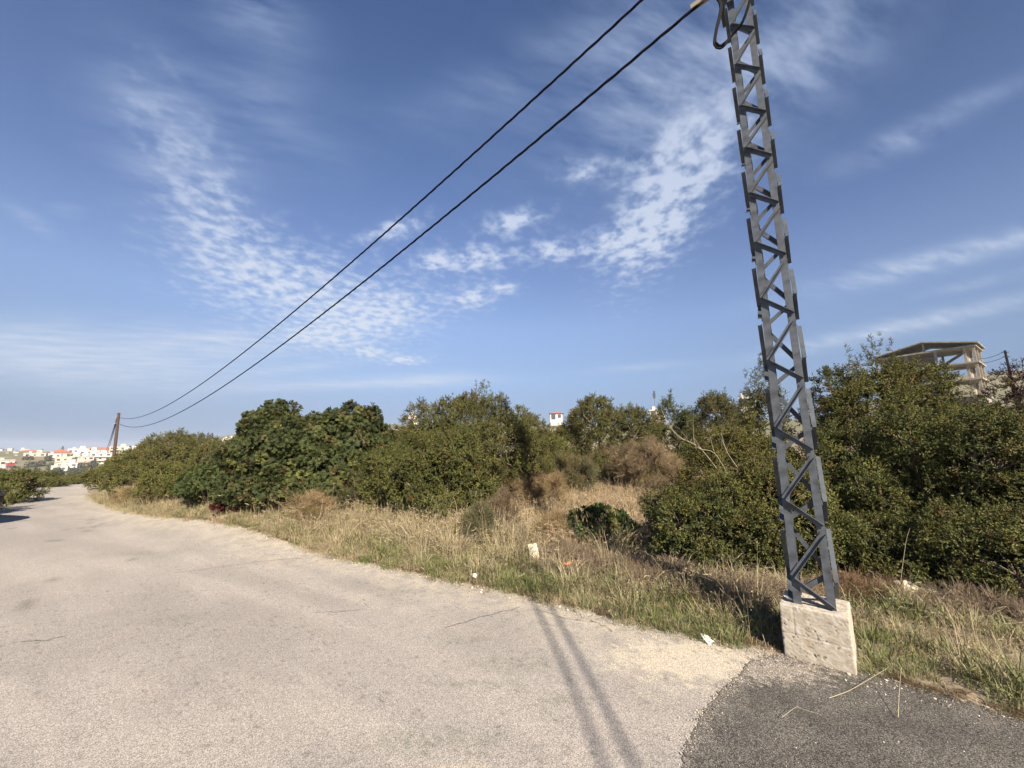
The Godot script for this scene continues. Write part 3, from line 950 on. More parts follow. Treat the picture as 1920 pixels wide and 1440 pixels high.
	shrub_px("oak_bush", "tall domed oak bush, the highest between the two poles", G, 900, 728, 135, 10.6, "oak", olive.lerp(dull, 0.4), {"lobes": 10, "shoots": 24, "extra": [[Vector3(-0.9, 1.6, 0.6), Vector3(1.2, 1.1, 1.0)]]})
	shrub_px("oak_bush", "dark green oak bush in front of the tall domed one", G, 815, 795, 112, 8.9, "oak", deep.lerp(olive, 0.4), {"lobes": 9})
	shrub_px("oak_bush", "olive oak bush filling the dip beside the tall domed one", G, 1012, 815, 66, 12.0, "oak", olive, {"lobes": 8, "scale": 1.05})
	# --- the terebinth with red galls
	var red := Color(0.24, 0.085, 0.065)
	var tb := shrub_px("terebinth_tree", "broad dark green pinnate leaved tree dotted with red leaves and galls", "", 598, 788, 142, 10.2, "pinnate", Color(0.074, 0.087, 0.036), {"category": "tree", "lobes": 17, "ragged": 0.5, "extra": [[Vector3(1.0, 1.7, 0.3), Vector3(0.8, 0.75, 0.7)], [Vector3(-0.9, 2.0, 0.3), Vector3(0.5, 0.45, 0.5)], [Vector3(-1.55, 1.9, 0.2), Vector3(0.4, 0.35, 0.4)]], "shoots": 60, "dry": 0.09, "density": 88.0, "scale": 1.0, "spots": [[Vector3(-1.15, 1.95, 1.2), 0.11, red], [Vector3(-0.55, 1.1, 1.6), 0.10, red], [Vector3(0.1, 1.5, 1.7), 0.09, red], [Vector3(1.55, 2.35, 1.0), 0.12, red], [Vector3(0.9, 1.75, 1.5), 0.18, Color(0.27, 0.26, 0.09)], [Vector3(-1.5, 2.3, 0.5), 0.12, red], [Vector3(0.5, 2.8, 0.9), 0.09, red]]})
	shrub_px("terebinth_bush", "dark green pinnate leaved bush leaning on the gall dotted tree", "", 462, 842, 92, 10.4, "pinnate", Color(0.068, 0.086, 0.033), {"lobes": 7, "dry": 0.05, "density": 85.0})
	shrub_px("sumac_bush", "small crimson leaved bush at the foot of the gall dotted tree", "", 437, 893, 25, 8.9, "pinnate", Color(0.125, 0.026, 0.036), {"lobes": 5, "density": 36.0, "dry": 0.0, "scale": 1.0, "shoots": 6})
	# --- down the lane
	shrub_px("oak_bush", "long olive oak bush running down the lane beyond the terebinth", G, 378, 818, 92, 15.0, "oak", olive.lerp(dull, 0.5), {"lobes": 9, "scale": 1.15, "density": 54.0})
	shrub_px("oak_bush", "olive oak bush between the terebinth and the brown pole", G, 305, 830, 70, 17.5, "oak", olive, {"lobes": 8, "scale": 1.4, "density": 58.0})
	shrub_px("oak_bush", "dark oak bush hiding the foot of the brown pole", G, 250, 846, 36, 24.0, "oak", olive, {"lobes": 7, "scale": 1.4, "density": 58.0})
	shrub_px("pine_tree", "small flat topped tree rising above the olive scrub down the lane", "", 352, 812, 22, 26.0, "oak", deep, {"category": "tree", "lobes": 5, "scale": 1.5})
	shrub_px("oak_bush", "low green oak bush at the lane's edge beyond the crimson bush", G, 352, 868, 75, 11.6, "oak", olive, {"lobes": 7, "scale": 1.2, "density": 56.0})
	shrub_px("oak_bush", "low dull oak bush at the lane's edge short of the brown pole", G, 268, 872, 58, 14.0, "oak", olive.lerp(dull, 0.4), {"lobes": 7, "scale": 1.1, "density": 56.0})
	shrub_px("oak_bush", "green oak bush at the bend where the lane dips", G, 208, 878, 34, 18.0, "oak", olive, {"lobes": 6, "scale": 1.3, "density": 56.0})
	var L := "bushes where the lane drops away"
	for q in [[20, 880, 46, 13.0, "low green bush behind the parked dark cars"], [-60, 888, 55, 10.5, "low green bush beyond the nearer parked car"], [75, 886, 34, 24.0, "round bush beyond the crest, under the red roofed house"], [118, 902, 30, 28.0, "low bush beyond the crest in the middle of the lane's line"], [158, 890, 24, 30.0, "dark bush beyond the crest below the white terrace blocks"], [180, 880, 18, 34.0, "dark bush at the foot of the downhill cables"], [45, 882, 26, 34.0, "tall bush beyond the crest below the far houses"], [95, 898, 26, 20.0, "small bush closing the end of the lane"], [130, 906, 22, 22.5, "smallest bush closing the end of the lane"]]:
		shrub_px("oak_bush", q[4], L, q[0], q[1], q[2], q[3], "oak", olive.lerp(deep, rng.randf_range(0.0, 0.6)), {"lobes": 7, "scale": 1.35 + 0.02 * q[3] - 0.3, "density": 58.0})
	# --- grey and brown undershrubs
	var U := "dry undershrubs in front of the oak scrub"
	var brown := Color(0.30, 0.25, 0.185)
	var grey_green := Color(0.125, 0.130, 0.080)
	for q in [[668, 888, 58, 9.3, 0, "grey green broom bush in front of the gall dotted tree"], [590, 935, 34, 8.3, 2, "pale straw coloured dead bush beside the broom bush"], [945, 885, 36, 10.0, 1, "tall brown thorn bush against the dark green oak"], [945, 930, 22, 7.6, 3, "small withered bush among pale grass, crossed by the cable shadows"], [905, 850, 42, 10.4, 2, "light brown thorn bush left of the pink dry grass"], [1050, 855, 62, 11.0, 0, "grey green thorn bush below the skyline oaks"], [1125, 846, 62, 12.4, 1, "grey brown thorn bush above the pink dry grass"], [1215, 832, 60, 10.5, 1, "wide brown thorn bush beside the bare branches"], [1000, 895, 60, 9.4, 2, "low straw brown bush above the leaning board"], [900, 960, 34, 6.9, 0, "grey green tussock bush near the lane's grassy edge"], [330, 915, 50, 11.5, 1, "grey brown bush at the lane's edge beyond the straw"], [420, 935, 36, 9.9, 0, "low grey green bush in front of the crimson one"], [270, 930, 40, 12.5, 2, "pale brown bush at the lane's edge near the bend"], [505, 940, 40, 9.2, 0, "low green grey bush before the gall dotted tree"], [1045, 975, 36, 7.0, 2, "straw coloured bush left of the small glossy bush"], [770, 925, 44, 9.2, 2, "brownish bush at the foot of the front oak"]]:
		var tint: Color = [grey_green, brown, Color(0.33, 0.265, 0.175), Color(0.24, 0.20, 0.155)][q[4]]
		shrub_px("thorn_bush" if q[4] else "broom_bush", q[5], U, q[0], q[1], q[2], q[3], "thorn" if q[4] else "broom", tint, {"lobes": 6, "density": 17.0, "shoots": 22, "stems": 3, "dry": 0.15, "skirt": 0.0})

func build_verge() -> void:
	var dry := [tuft(34, 0.13, 0.12, 0.34, 0.0026, 1.1, 0.35, 0.6), tuft(28, 0.14, 0.18, 0.50, 0.0026, 0.9, 0.4, 0.5), tuft(44, 0.15, 0.05, 0.17, 0.0028, 1.5, 0.1, 0.8)]
	var green := [tuft(46, 0.11, 0.04, 0.12, 0.0028, 1.0, 0.0, 0.5), tuft(40, 0.12, 0.06, 0.20, 0.0030, 0.9, 0.0, 0.5)]
	var litter := [broom_sprig(0.22, 18, false)]
	var xf := [[], [], [], [], [], []]
	var cl := []
	for k in 6: cl.append(PackedColorArray())
	var straw := Color(0.42, 0.365, 0.25)
	var leafy := Color(0.135, 0.175, 0.050)
	var foot := Basis(Vector3.UP, -POLE_TURN)
	for k in 34000:
		var x := rng.randf_range(-16.0, 8.0)
		var d := 4.2 * pow(rng.randf(), 1.35) - 0.03
		if x > 2.4: d = 4.4 * rng.randf() - 0.02
		var z := lookup(edge_x, edge_z, x) - d / 0.78
		if x < -6.0 and rng.randf() < 0.35: continue
		var local := foot * (Vector3(x, 0, z) - POLE_AT)
		if absf(local.x) < 0.245 and absf(local.z) < 0.245: continue
		var n := n_mid.get_noise_2d(x * 0.9, z * 0.9)
		var m := n_big.get_noise_2d(x * 1.3 + 20.0, z * 1.3)
		if d < 0.10 and rng.randf() < 0.55: continue
		if n_mid.get_noise_2d(x * 3.0 + 50.0, z * 3.0) < -0.28: continue
		# pale rubble lies bare right of the block
		if Vector2((x - 4.3) / 0.75, (z + 4.75) / 0.4).length() < 1.0 and rng.randf() < 0.45: continue
		var greenness := 0.0
		if x > -2.4 and x < 2.3: greenness = smoothstep(1.15, 0.35, d) * 0.62 + m * 0.7
		elif x >= 2.3: greenness = smoothstep(0.75, 0.2, d) * 0.75 + m * 0.6
		else: greenness = 0.22 + m * 0.6 - 0.1 * d
		var p := Vector3(x, ground_y(x, z) - 0.01, z)
		var clump := 0.62 + 0.9 * clampf(0.5 + 1.1 * n_mid.get_noise_2d(x * 2.1 + 80.0, z * 2.1), 0.0, 1.0)
		if rng.randf() < greenness:
			var v := 3 + (rng.randi() % 2)
			var s := rng.randf_range(0.55, 1.25) * (0.7 + 0.5 * smoothstep(0.0, 0.5, d)) * clump
			xf[v].append(Transform3D(Basis(Vector3.UP, rng.randf() * TAU).scaled_local(Vector3(s, s * rng.randf_range(0.8, 1.2), s)), p))
			cl[v].append(leafy.lerp(straw, clampf(rng.randf_range(-0.1, 0.55) + n * 0.5, 0.0, 0.8)) * rng.randf_range(0.75, 1.15))
		else:
			var tall := smoothstep(0.35, 0.9, d) * (0.35 + 1.3 * n) * (1.0 if x < 0.2 else 0.3)
			if x > 0.3 and x < 2.4 and d > 0.8 and rng.randf() < 0.5: continue
			var v := 2
			if rng.randf() < tall + 0.06 and not (x > 2.4 and d > 2.0): v = rng.randi() % 2
			if v == 2 and rng.randf() < 0.25: continue
			var s := rng.randf_range(0.6, 1.2) * (0.75 + 0.35 * smoothstep(0.0, 0.8, d)) * clump
			if x > 2.4: s *= 0.62
			xf[v].append(Transform3D(Basis(Vector3.UP, rng.randf() * TAU).scaled_local(Vector3(s, s * rng.randf_range(0.8, 1.15), s)), p))
			var c := straw.lerp(Color(0.27, 0.21, 0.13), clampf(0.35 - n, 0.0, 1.0) * rng.randf()).lerp(Color(0.20, 0.205, 0.08), clampf(m * 1.4 + 0.15, 0.0, 0.6) * rng.randf())
			cl[v].append(c * rng.randf_range(0.75, 1.12))
	# the dry clearing behind, up to the oaks
	for k in 9500:
		var x := rng.randf_range(-3.0, 9.0)
		var z := rng.randf_range(-14.5, -6.2)
		if verge(x, z) < 1.6: continue
		var n := n_mid.get_noise_2d(x * 0.7, z * 0.7)
		if n < -0.3: continue
		var v := rng.randi() % 2
		var s := rng.randf_range(0.9, 1.55)
		xf[v].append(Transform3D(Basis(Vector3.UP, rng.randf() * TAU).scaled_local(Vector3(s, s, s)), Vector3(x, ground_y(x, z) - 0.01, z)))
		cl[v].append(Color(0.46, 0.365, 0.25).lerp(Color(0.38, 0.315, 0.21), rng.randf()) * rng.randf_range(0.8, 1.15))
	# grey dead twigs
	for k in 1500:
		var c: Array = [[1.45, -5.45, 0.55, 0.32], [1.9, -5.1, 0.5, 0.3], [0.95, -6.1, 0.4, 0.3], [3.75, -4.6, 0.4, 0.15], [2.6, -4.45, 0.5, 0.25], [5.0, -4.2, 0.7, 0.3]][k % 6]
		var x: float = c[0] + rng.randfn() * c[2] * 0.6
		var z: float = c[1] + rng.randfn() * c[3] * 0.6
		if verge(x, z) < 0.45: continue
		xf[5].append(Transform3D(pointing(any_dir() + Vector3.UP * 0.8, rng.randf_range(0.6, 1.2)), Vector3(x, ground_y(x, z) + rng.randf() * 0.10, z)))
		cl[5].append((Color(0.235, 0.195, 0.155) if k % 6 != 3 else Color(0.20, 0.135, 0.085)) * rng.randf_range(0.7, 1.3))
	# dead weed litter drifted against the lane's edge
	for k in 2600:
		var x := rng.randf_range(-8.0, 4.5)
		var z := lookup(edge_x, edge_z, x) - (0.03 + absf(rng.randfn()) * 0.07) / 0.78
		if n_mid.get_noise_2d(x * 2.0 + 31.0, z * 2.0) < -0.12: continue
		var bs := pointing(any_dir() + Vector3.UP * 0.2, rng.randf_range(0.25, 0.55))
		xf[5].append(Transform3D(Basis(bs.x * Vector3(1, 0.25, 1), bs.y * Vector3(1, 0.25, 1), bs.z * Vector3(1, 0.25, 1)), Vector3(x, ground_y(x, z) + 0.012, z)))
		cl[5].append(Color(0.17, 0.125, 0.085) * rng.randf_range(0.5, 1.4))
	var kinds := [["dry_grass", dry[0], "ripe straw coloured grass along the verge and in the clearing"], ["dry_grass", dry[1], "tallest pale straw stalks along the verge and in the clearing"], ["dry_grass", dry[2], "short bleached grass matted along the verge"], ["green_grass", green[0], "short fresh green grass at the lane's edge"], ["green_grass", green[1], "longer green grass blades at the lane's edge"], ["dead_twigs", litter[0], "tangled grey brown dead twigs under the oak bushes"]]
	for k in 6:
		var o := scatter(kinds[k][0], kinds[k][1], M.straw, xf[k], cl[k], self)
		tag(o, kinds[k][2], "grass" if k < 5 else "twigs")
	# grit and pebbles along the edge and on the dark pavement
	var pb := MB.new()
	for f in 5:
		var a := TAU * f / 5.0
		var b := TAU * (f + 1) / 5.0
		pb.tri(Vector3(0, 0.6, 0), Vector3(cos(a), 0.1, sin(a)), Vector3(cos(b), 0.1, sin(b)))
		pb.tri(Vector3(cos(a), 0.1, sin(a)), Vector3(cos(a) * 0.8, -0.4, sin(a) * 0.8), Vector3(cos(b), 0.1, sin(b)))
	var stone := mat("limestone_grit", Color.WHITE, 0.95)
	stone.vertex_color_use_as_albedo = true
	var px := []
	var pc := PackedColorArray()
	for k in 7500:
		var x := rng.randf_range(-7.0, 5.0)
		var z := 0.0
		var r := rng.randf_range(0.002, 0.006)
		if k % 9 == 0:
			x = rng.randf_range(1.0, 4.0)
			z = rng.randf_range(-3.6, -1.6)
			if verge(x, z) > 0.1 or z < lookup(apron_x, apron_z, x): continue
			r = rng.randf_range(0.0015, 0.0045) * (1.0 if rng.randf() < 0.95 else 2.0)
		elif k % 9 == 1:
			x = rng.randf_range(0.7, 2.3)
			z = lookup(apron_x, apron_z, x) + rng.randfn() * 0.05
			r *= 0.8
		else:
			z = lookup(edge_x, edge_z, x) - rng.randfn() * 0.12 + 0.05
			if rng.randf() < 0.06: r *= 2.4
		var y := maxf(ground_y(x, z), land(x, z) + 0.006)
		px.append(Transform3D(Basis(any_dir(), rng.randf() * TAU).scaled_local(Vector3(r, r * 0.7, r * rng.randf_range(0.7, 1.3))), Vector3(x, y + r * 0.3, z)))
		pc.append(Color(0.52, 0.46, 0.38) * rng.randf_range(0.35, 1.1))
	tag(scatter("grit", pb.mesh(), stone, px, pc, self), "pale limestone grit and pebbles strewn along the lane's edge", "gravel")

# ------------------------------------------------------------------ small things on the verge
func boulder(r: Vector3, seed_: float, rough := 0.35) -> ArrayMesh:
	var s := SphereMesh.new()
	s.radial_segments = 20
	s.rings = 12
	var a := s.get_mesh_arrays()
	var v: PackedVector3Array = a[Mesh.ARRAY_VERTEX]
	for k in v.size():
		var d := v[k].normalized()
		v[k] = d * r * (1.0 + rough * n_mid.get_noise_3d(d.x * 1.6 + seed_, d.y * 1.6, d.z * 1.6) + 0.25 * rough * n_fine.get_noise_3d(d.x * 5.0 + seed_, d.y * 5.0, d.z * 5.0))
	var st := SurfaceTool.new()
	st.begin(Mesh.PRIMITIVE_TRIANGLES)
	var idx: PackedInt32Array = a[Mesh.ARRAY_INDEX]
	for k in idx: st.add_vertex(v[k])
	st.generate_normals()
	return st.commit()

func build_litter() -> void:
	var stone := mat("pale_limestone", lin(0.55, 0.49, 0.38), 0.95)
	stone.albedo_texture = noise_tex(FastNoiseLite.TYPE_SIMPLEX, 0.02, 256, [[0.0, grey(0.55)], [0.5, grey(0.9)], [1.0, grey(1.0)]], 5, 61)
	tri_map(stone, 0.4)
	var white := mat("crumpled_white_paper", lin(0.74, 0.72, 0.68), 0.8)
	var orange := mat("faded_orange_plastic", lin(0.55, 0.19, 0.08), 0.6)
	for q in [[1095, 1062, Vector3(0.07, 0.055, 0.06), "pale limestone lump under the brush pile's edge"], [735, 1010, Vector3(0.10, 0.05, 0.07), "flat pale stone in straw left of the green grass"], [865, 985, Vector3(0.16, 0.12, 0.12), "large pale rock half hidden in tall straw"], [930, 1045, Vector3(0.12, 0.05, 0.07), "pale flat stone behind the green grass near the leaning board"], [1640, 1118, Vector3(0.09, 0.06, 0.07), "small pale stone on the rubble right of the pylon block"], [1700, 1128, Vector3(0.16, 0.09, 0.10), "largest pale stone on the rubble right of the pylon block"], [1745, 1134, Vector3(0.12, 0.07, 0.09), "flat pale stone on the rubble among straw"], [1680, 1150, Vector3(0.07, 0.05, 0.06), "little pale stone below the rubble's largest stone"], [1770, 1150, Vector3(0.08, 0.05, 0.06), "pale stone at the rubble's end under the oak bush"], [1615, 1140, Vector3(0.06, 0.045, 0.05), "pale pebble beside the pylon block among straw"], [1720, 1112, Vector3(0.10, 0.07, 0.08), "pale stone behind the rubble's largest stone"], [1660, 1136, Vector3(0.05, 0.035, 0.05), "chip of pale stone left of the rubble's largest stone"], [1790, 1128, Vector3(0.09, 0.05, 0.07), "pale slab at the foot of the dark oak right of the rubble"], [1722, 1160, Vector3(0.045, 0.03, 0.04), "chip of pale stone on the straw below the rubble"]]:
		var p := on_ground(q[0], q[1])
		var o := part("stone", boulder(q[2], q[0] * 0.1, 0.7), stone, self)
		o.position = Vector3(p.x, ground_y(p.x, p.z) + q[2].y * 0.45, p.z)
		o.rotation.y = q[0]
		tag(o, q[3], "stone", "pale stones on the verge")
	var p := on_ground(1323, 1203)
	var w := part("paper_scrap", boulder(Vector3(0.035, 0.024, 0.05), 4.0, 1.2), white, self)
	w.position = Vector3(p.x, maxf(0.0, ground_y(p.x, p.z)) + 0.02, p.z)
	w.rotation = Vector3(0.2, 0.5, 0.3)
	tag(w, "crumpled white paper at the lane's edge near the pylon block", "litter")
	p = on_ground(890, 1090)
	w = part("paper_scrap", boulder(Vector3(0.028, 0.026, 0.026), 9.0, 0.8), white, self)
	w.position = Vector3(p.x, ground_y(p.x, p.z) + 0.06, p.z)
	tag(w, "small white paper ball in the green grass", "litter")
	p = at(1040, 992, 7.0)
	w = part("paper_scrap", boulder(Vector3(0.04, 0.06, 0.02), 14.0, 1.3), white, self)
	w.position = Vector3(p.x, maxf(p.y, ground_y(p.x, p.z) + 0.05), p.z)
	tag(w, "torn white scrap caught in the straw above the leaning board", "litter")
	p = on_ground(1065, 1085)
	var mb := MB.new()
	for k in 5:
		var a := Vector3(-0.06 + 0.024 * k, 0.012 * sin(k * 1.9), 0.0)
		var b := Vector3(-0.06 + 0.024 * (k + 1), 0.012 * sin((k + 1) * 1.9), 0.0)
		mb.hexa([a + Vector3(0, 0, 0.02), b + Vector3(0, 0, 0.02), b + Vector3(0, 0, -0.02), a + Vector3(0, 0, -0.02), a + Vector3(0, 0.004, 0.02), b + Vector3(0, 0.004, 0.02), b + Vector3(0, 0.004, -0.02), a + Vector3(0, 0.004, -0.02)])
	w = part("plastic_wrapper", mb.mesh(), orange, self)
	w.position = Vector3(p.x, ground_y(p.x, p.z) + 0.12, p.z)
	w.rotation = Vector3(0.5, 0.3, 0.1)
	tag(w, "faded orange wrapper lying on the green grass", "litter")
	# leaning board with cracked face
	var card := mat("cream_board", lin(0.66, 0.59, 0.44), 0.85)
	card.albedo_texture = noise_tex(FastNoiseLite.TYPE_CELLULAR, 0.012, 256, [[0.0, grey(0.45)], [0.12, grey(0.9)], [1.0, grey(1.0)]], 1, 71)
	tri_map(card, 0.5)
	p = at(1004, 1036, 5.9)
	var t := thing("broken_tile", "cream cracked floor tile leaning upright in the dry grass", "tile", Vector3(p.x, ground_y(p.x, p.z), p.z), 0.15)
	mb = MB.new()
	mb.hexa([Vector3(-0.05, 0, 0.006), Vector3(0.075, 0.03, 0.006), Vector3(0.075, 0.03, -0.006), Vector3(-0.05, 0, -0.006), Vector3(-0.095, 0.26, 0.006), Vector3(0.03, 0.275, 0.006), Vector3(0.03, 0.275, -0.006), Vector3(-0.095, 0.26, -0.006)])
	var tile := part("slab", mb.mesh(), card, t)
	tile.rotation.x = -0.35
	# long dry stalks and reeds
	var reed := mat("bleached_reed", lin(0.38, 0.325, 0.23), 0.7)
	for q in [[[[1646, 1195, 4.0], [1690, 1205, 3.9], [1755, 1210, 3.8], [1800, 1185, 3.85], [1860, 1172, 3.8], [1935, 1166, 3.7]], 0.009, "long bleached reed stalk lying over the straw right of the block"], [[[1555, 1315, 2.93], [1610, 1285, 3.05], [1665, 1252, 3.2]], 0.006, "straight straw stalk lying on the dark pavement edge"], [[[1684, 1345, 2.72], [1686, 1300, 2.85], [1690, 1250, 3.0]], 0.005, "upright straw stalk bent over the dark pavement"], [[[1685, 1145, 4.6], [1690, 1080, 4.6], [1700, 1010, 4.65], [1706, 990, 4.65]], 0.007, "orange brown dead stem standing before the dark oak"], [[[1466, 1345, 2.7], [1492, 1326, 2.76], [1500, 1328, 2.75], [1540, 1340, 2.7]], 0.004, "thin bent straw on the dark pavement"], [[[1865, 1105, 4.4], [1900, 1100, 4.4], [1960, 1102, 4.4]], 0.005, "greenish stalk reaching across the oak bush"], [[[1880, 1180, 4.1], [1885, 1120, 4.15], [1905, 1085, 4.2], [1930, 1075, 4.2]], 0.005, "arching straw stalk before the broad oak bush"], [[[1150, 1045, 5.6], [1168, 1062, 5.5], [1185, 1058, 5.5], [1195, 1048, 5.5]], 0.009, "forked pale branch lying on the brush pile"]]:
		var pts := resample(PackedVector3Array(q[0].map(func(e): return at(e[0], e[1], e[2]))), 16)
		for k in pts.size(): pts[k].y = maxf(pts[k].y, maxf(ground_y(pts[k].x, pts[k].z), land(pts[k].x, pts[k].z) + 0.004) + q[1])
		mb = MB.new()
		var rr := PackedFloat32Array()
		for k in pts.size(): rr.append(lerpf(q[1], q[1] * 0.4, float(k) / pts.size()) * 0.36)
		mb.tube(pts, rr, 5)
		tag(part("dry_stalk", mb.mesh(), reed, self), q[2], "stalk", "dry stalks on the verge")

# ------------------------------------------------------------------ cars parked at the lane's left edge
func loft(sections: Array, mb: MB, col := Color.WHITE) -> void:
	# sections: [z, [Vector2(x, y) ...]] half profiles from the sill up to the middle of the top; mirrored
	for k in sections.size() - 1:
		var a: Array = sections[k][1]
		var b: Array = sections[k + 1][1]
		for s in [-1.0, 1.0]:
			for j in a.size() - 1:
				var p := [Vector3(a[j].x * s, a[j].y, sections[k][0]), Vector3(a[j + 1].x * s, a[j + 1].y, sections[k][0]), Vector3(b[j + 1].x * s, b[j + 1].y, sections[k + 1][0]), Vector3(b[j].x * s, b[j].y, sections[k + 1][0])]
				if s > 0: mb.quad(p[0], p[1], p[2], p[3], col)
				else: mb.quad(p[3], p[2], p[1], p[0], col)
	for e in [0, sections.size() - 1]:
		var a: Array = sections[e][1]
		for j in a.size() - 1:
			var z: float = sections[e][0]
			var q := [Vector3(-a[j].x, a[j].y, z), Vector3(a[j].x, a[j].y, z), Vector3(a[j + 1].x, a[j + 1].y, z), Vector3(-a[j + 1].x, a[j + 1].y, z)]
			if e == 0: mb.quad(q[3], q[2], q[1], q[0], col)
			else: mb.quad(q[0], q[1], q[2], q[3], col)

func smooth_mesh(mb: MB) -> ArrayMesh:
	var st := SurfaceTool.new()
	st.begin(Mesh.PRIMITIVE_TRIANGLES)
	st.set_smooth_group(0)
	for k in mb.i: st.add_vertex(mb.v[k])
	st.generate_normals()
	return st.commit()

func build_car(called: String, label: String, where: Vector3, turn: float, paint: StandardMaterial3D) -> void:
	var t := thing(called, label, "car", where, turn, "cars parked along the lane's left edge")
	var mb := MB.new()
	# z: + is the front
	var body := []
	for e in [[-2.18, 0.70, 0.42, 0.86], [-2.10, 0.82, 0.30, 0.94], [-1.7, 0.88, 0.24, 0.98], [-0.9, 0.89, 0.22, 0.96], [0.4, 0.89, 0.22, 0.95], [1.1, 0.88, 0.23, 0.93], [1.8, 0.84, 0.26, 0.86], [2.08, 0.74, 0.32, 0.76], [2.2, 0.58, 0.42, 0.64]]:
		body.append([e[0], [Vector2(e[1] * 0.93, e[2]), Vector2(e[1], e[2] + 0.16), Vector2(e[1], lerpf(e[2], e[3], 0.72)), Vector2(e[1] * 0.93, e[3] - 0.02), Vector2(e[1] * 0.80, e[3]), Vector2(0.0, e[3] + 0.025)]])
	loft(body, mb)
	part("body", smooth_mesh(mb), paint, t)
	mb = MB.new()
	var cab := []
	for e in [[-1.95, 0.70, 0.96, 0.99], [-1.25, 0.62, 0.94, 1.38], [-0.6, 0.60, 0.94, 1.45], [0.1, 0.60, 0.93, 1.42], [0.95, 0.72, 0.92, 0.98]]:
		cab.append([e[0], [Vector2(0.80, e[2]), Vector2(lerpf(0.80, e[1], 0.9), lerpf(e[2], e[3], 0.92)), Vector2(e[1] * 0.85, e[3]), Vector2(0.0, e[3] + 0.02)]])
	loft(cab, mb)
	part("roof", smooth_mesh(mb), paint, t)
	# glass
	mb = MB.new()
	mb.quad(Vector3(-0.66, 0.985, 0.93), Vector3(0.66, 0.985, 0.93), Vector3(0.55, 1.385, 0.20), Vector3(-0.55, 1.385, 0.20))
	part("windscreen", mb.mesh(), M.car_glass, t).position = Vector3(0, 0.02, 0.03)
	mb = MB.new()
	mb.quad(Vector3(0.62, 1.0, -1.90), Vector3(-0.62, 1.0, -1.90), Vector3(-0.52, 1.35, -1.32), Vector3(0.52, 1.35, -1.32))
	part("rear_window", mb.mesh(), M.car_glass, t).position = Vector3(0, 0.025, -0.04)
	for s in [-1.0, 1.0]:
		mb = MB.new()
		for q in [[-1.5, -0.55, -1.2, -0.6], [-0.48, 0.62, -0.52, 0.02]]:
			mb.quad(Vector3(0.812 * s, 0.99, q[0]), Vector3(0.812 * s, 0.99, q[1]), Vector3(0.655 * s, 1.34, q[3]), Vector3(0.655 * s, 1.34, q[2]))
		part("side_window", mb.mesh(), M.car_glass, t)
		mb = MB.new()
		mb.box(Transform3D(Basis(Vector3.UP, 0.2 * s), Vector3(0.97 * s, 1.0, 0.55)), Vector3(0.20, 0.13, 0.10))
		mb.bar(Vector3(0.80 * s, 0.96, 0.58), Vector3(0.92 * s, 0.98, 0.56), 0.04, 0.04)
		part("wing_mirror", mb.mesh(), paint, t)
		mb = MB.new()
		mb.box(Transform3D(Basis(Vector3.UP, 0.5 * s), Vector3(0.62 * s, 0.66, 2.10)), Vector3(0.26, 0.12, 0.08))
		part("headlight", mb.mesh(), M.lamp_glass, t)
		mb = MB.new()
		mb.box(Transform3D(Basis(Vector3.UP, -0.4 * s), Vector3(0.66 * s, 0.80, -2.13)), Vector3(0.24, 0.14, 0.06))
		part("tail_light", mb.mesh(), M.red_glass, t)
		for z in [-1.32, 1.34]:
			var wh := Node3D.new()
			wh.name = "wheel"
			t.add_child(wh, true)
			wh.position = Vector3(0.80 * s, 0.31, z)
			wh.rotation.z = PI / 2
			var ty := TorusMesh.new()
			ty.inner_radius = 0.19
			ty.outer_radius = 0.315
			part("tyre", ty, M.rubber, wh)
			var rm := CylinderMesh.new()
			rm.top_radius = 0.205
			rm.bottom_radius = 0.205
			rm.height = 0.12
			part("rim", rm, M.alloy, wh)
	mb = MB.new()
	mb.box(Transform3D(Basis(), Vector3(0, 0.50, 2.19)), Vector3(0.52, 0.11, 0.02))
	part("number_plate", mb.mesh(), M.plate, t)

func build_cars() -> void:
	var p1 := mat("black_car_paint", lin(0.010, 0.011, 0.015), 0.5)
	p1.metallic_specular = 0.2
	p1.clearcoat_enabled = true
	p1.clearcoat = 0.15
	p1.clearcoat_roughness = 0.05
	var p2 := mat("navy_car_paint", lin(0.012, 0.022, 0.065), 0.3)
	p2.clearcoat_enabled = true
	p2.clearcoat = 0.3
	p2.clearcoat_roughness = 0.05
	mat("car_glass", lin(0.015, 0.018, 0.02), 0.08)
	mat("lamp_glass", lin(0.12, 0.12, 0.12), 0.15)
	mat("red_glass", lin(0.3, 0.02, 0.02), 0.2)
	mat("rubber", lin(0.02, 0.02, 0.02), 0.85)
	mat("alloy", lin(0.35, 0.35, 0.36), 0.35, 0.8)
	mat("plate", lin(0.7, 0.7, 0.68), 0.5)
	var a := on_ground(10, 988)
	build_car("parked_car", "black car parked farther down the lane, only its mirror side showing", Vector3(a.x - 2.70, 0, a.z + 0.25), 2.30 - PI + PI * 0.5 + 0.75, p1)
	var b := on_ground(4, 1098)
	build_car("parked_car", "dark blue car parked nearer, only its rounded wing showing", Vector3(b.x - 2.7, 0, b.z + 0.95), 2.30 - PI + PI * 0.5 + 0.75, p2)

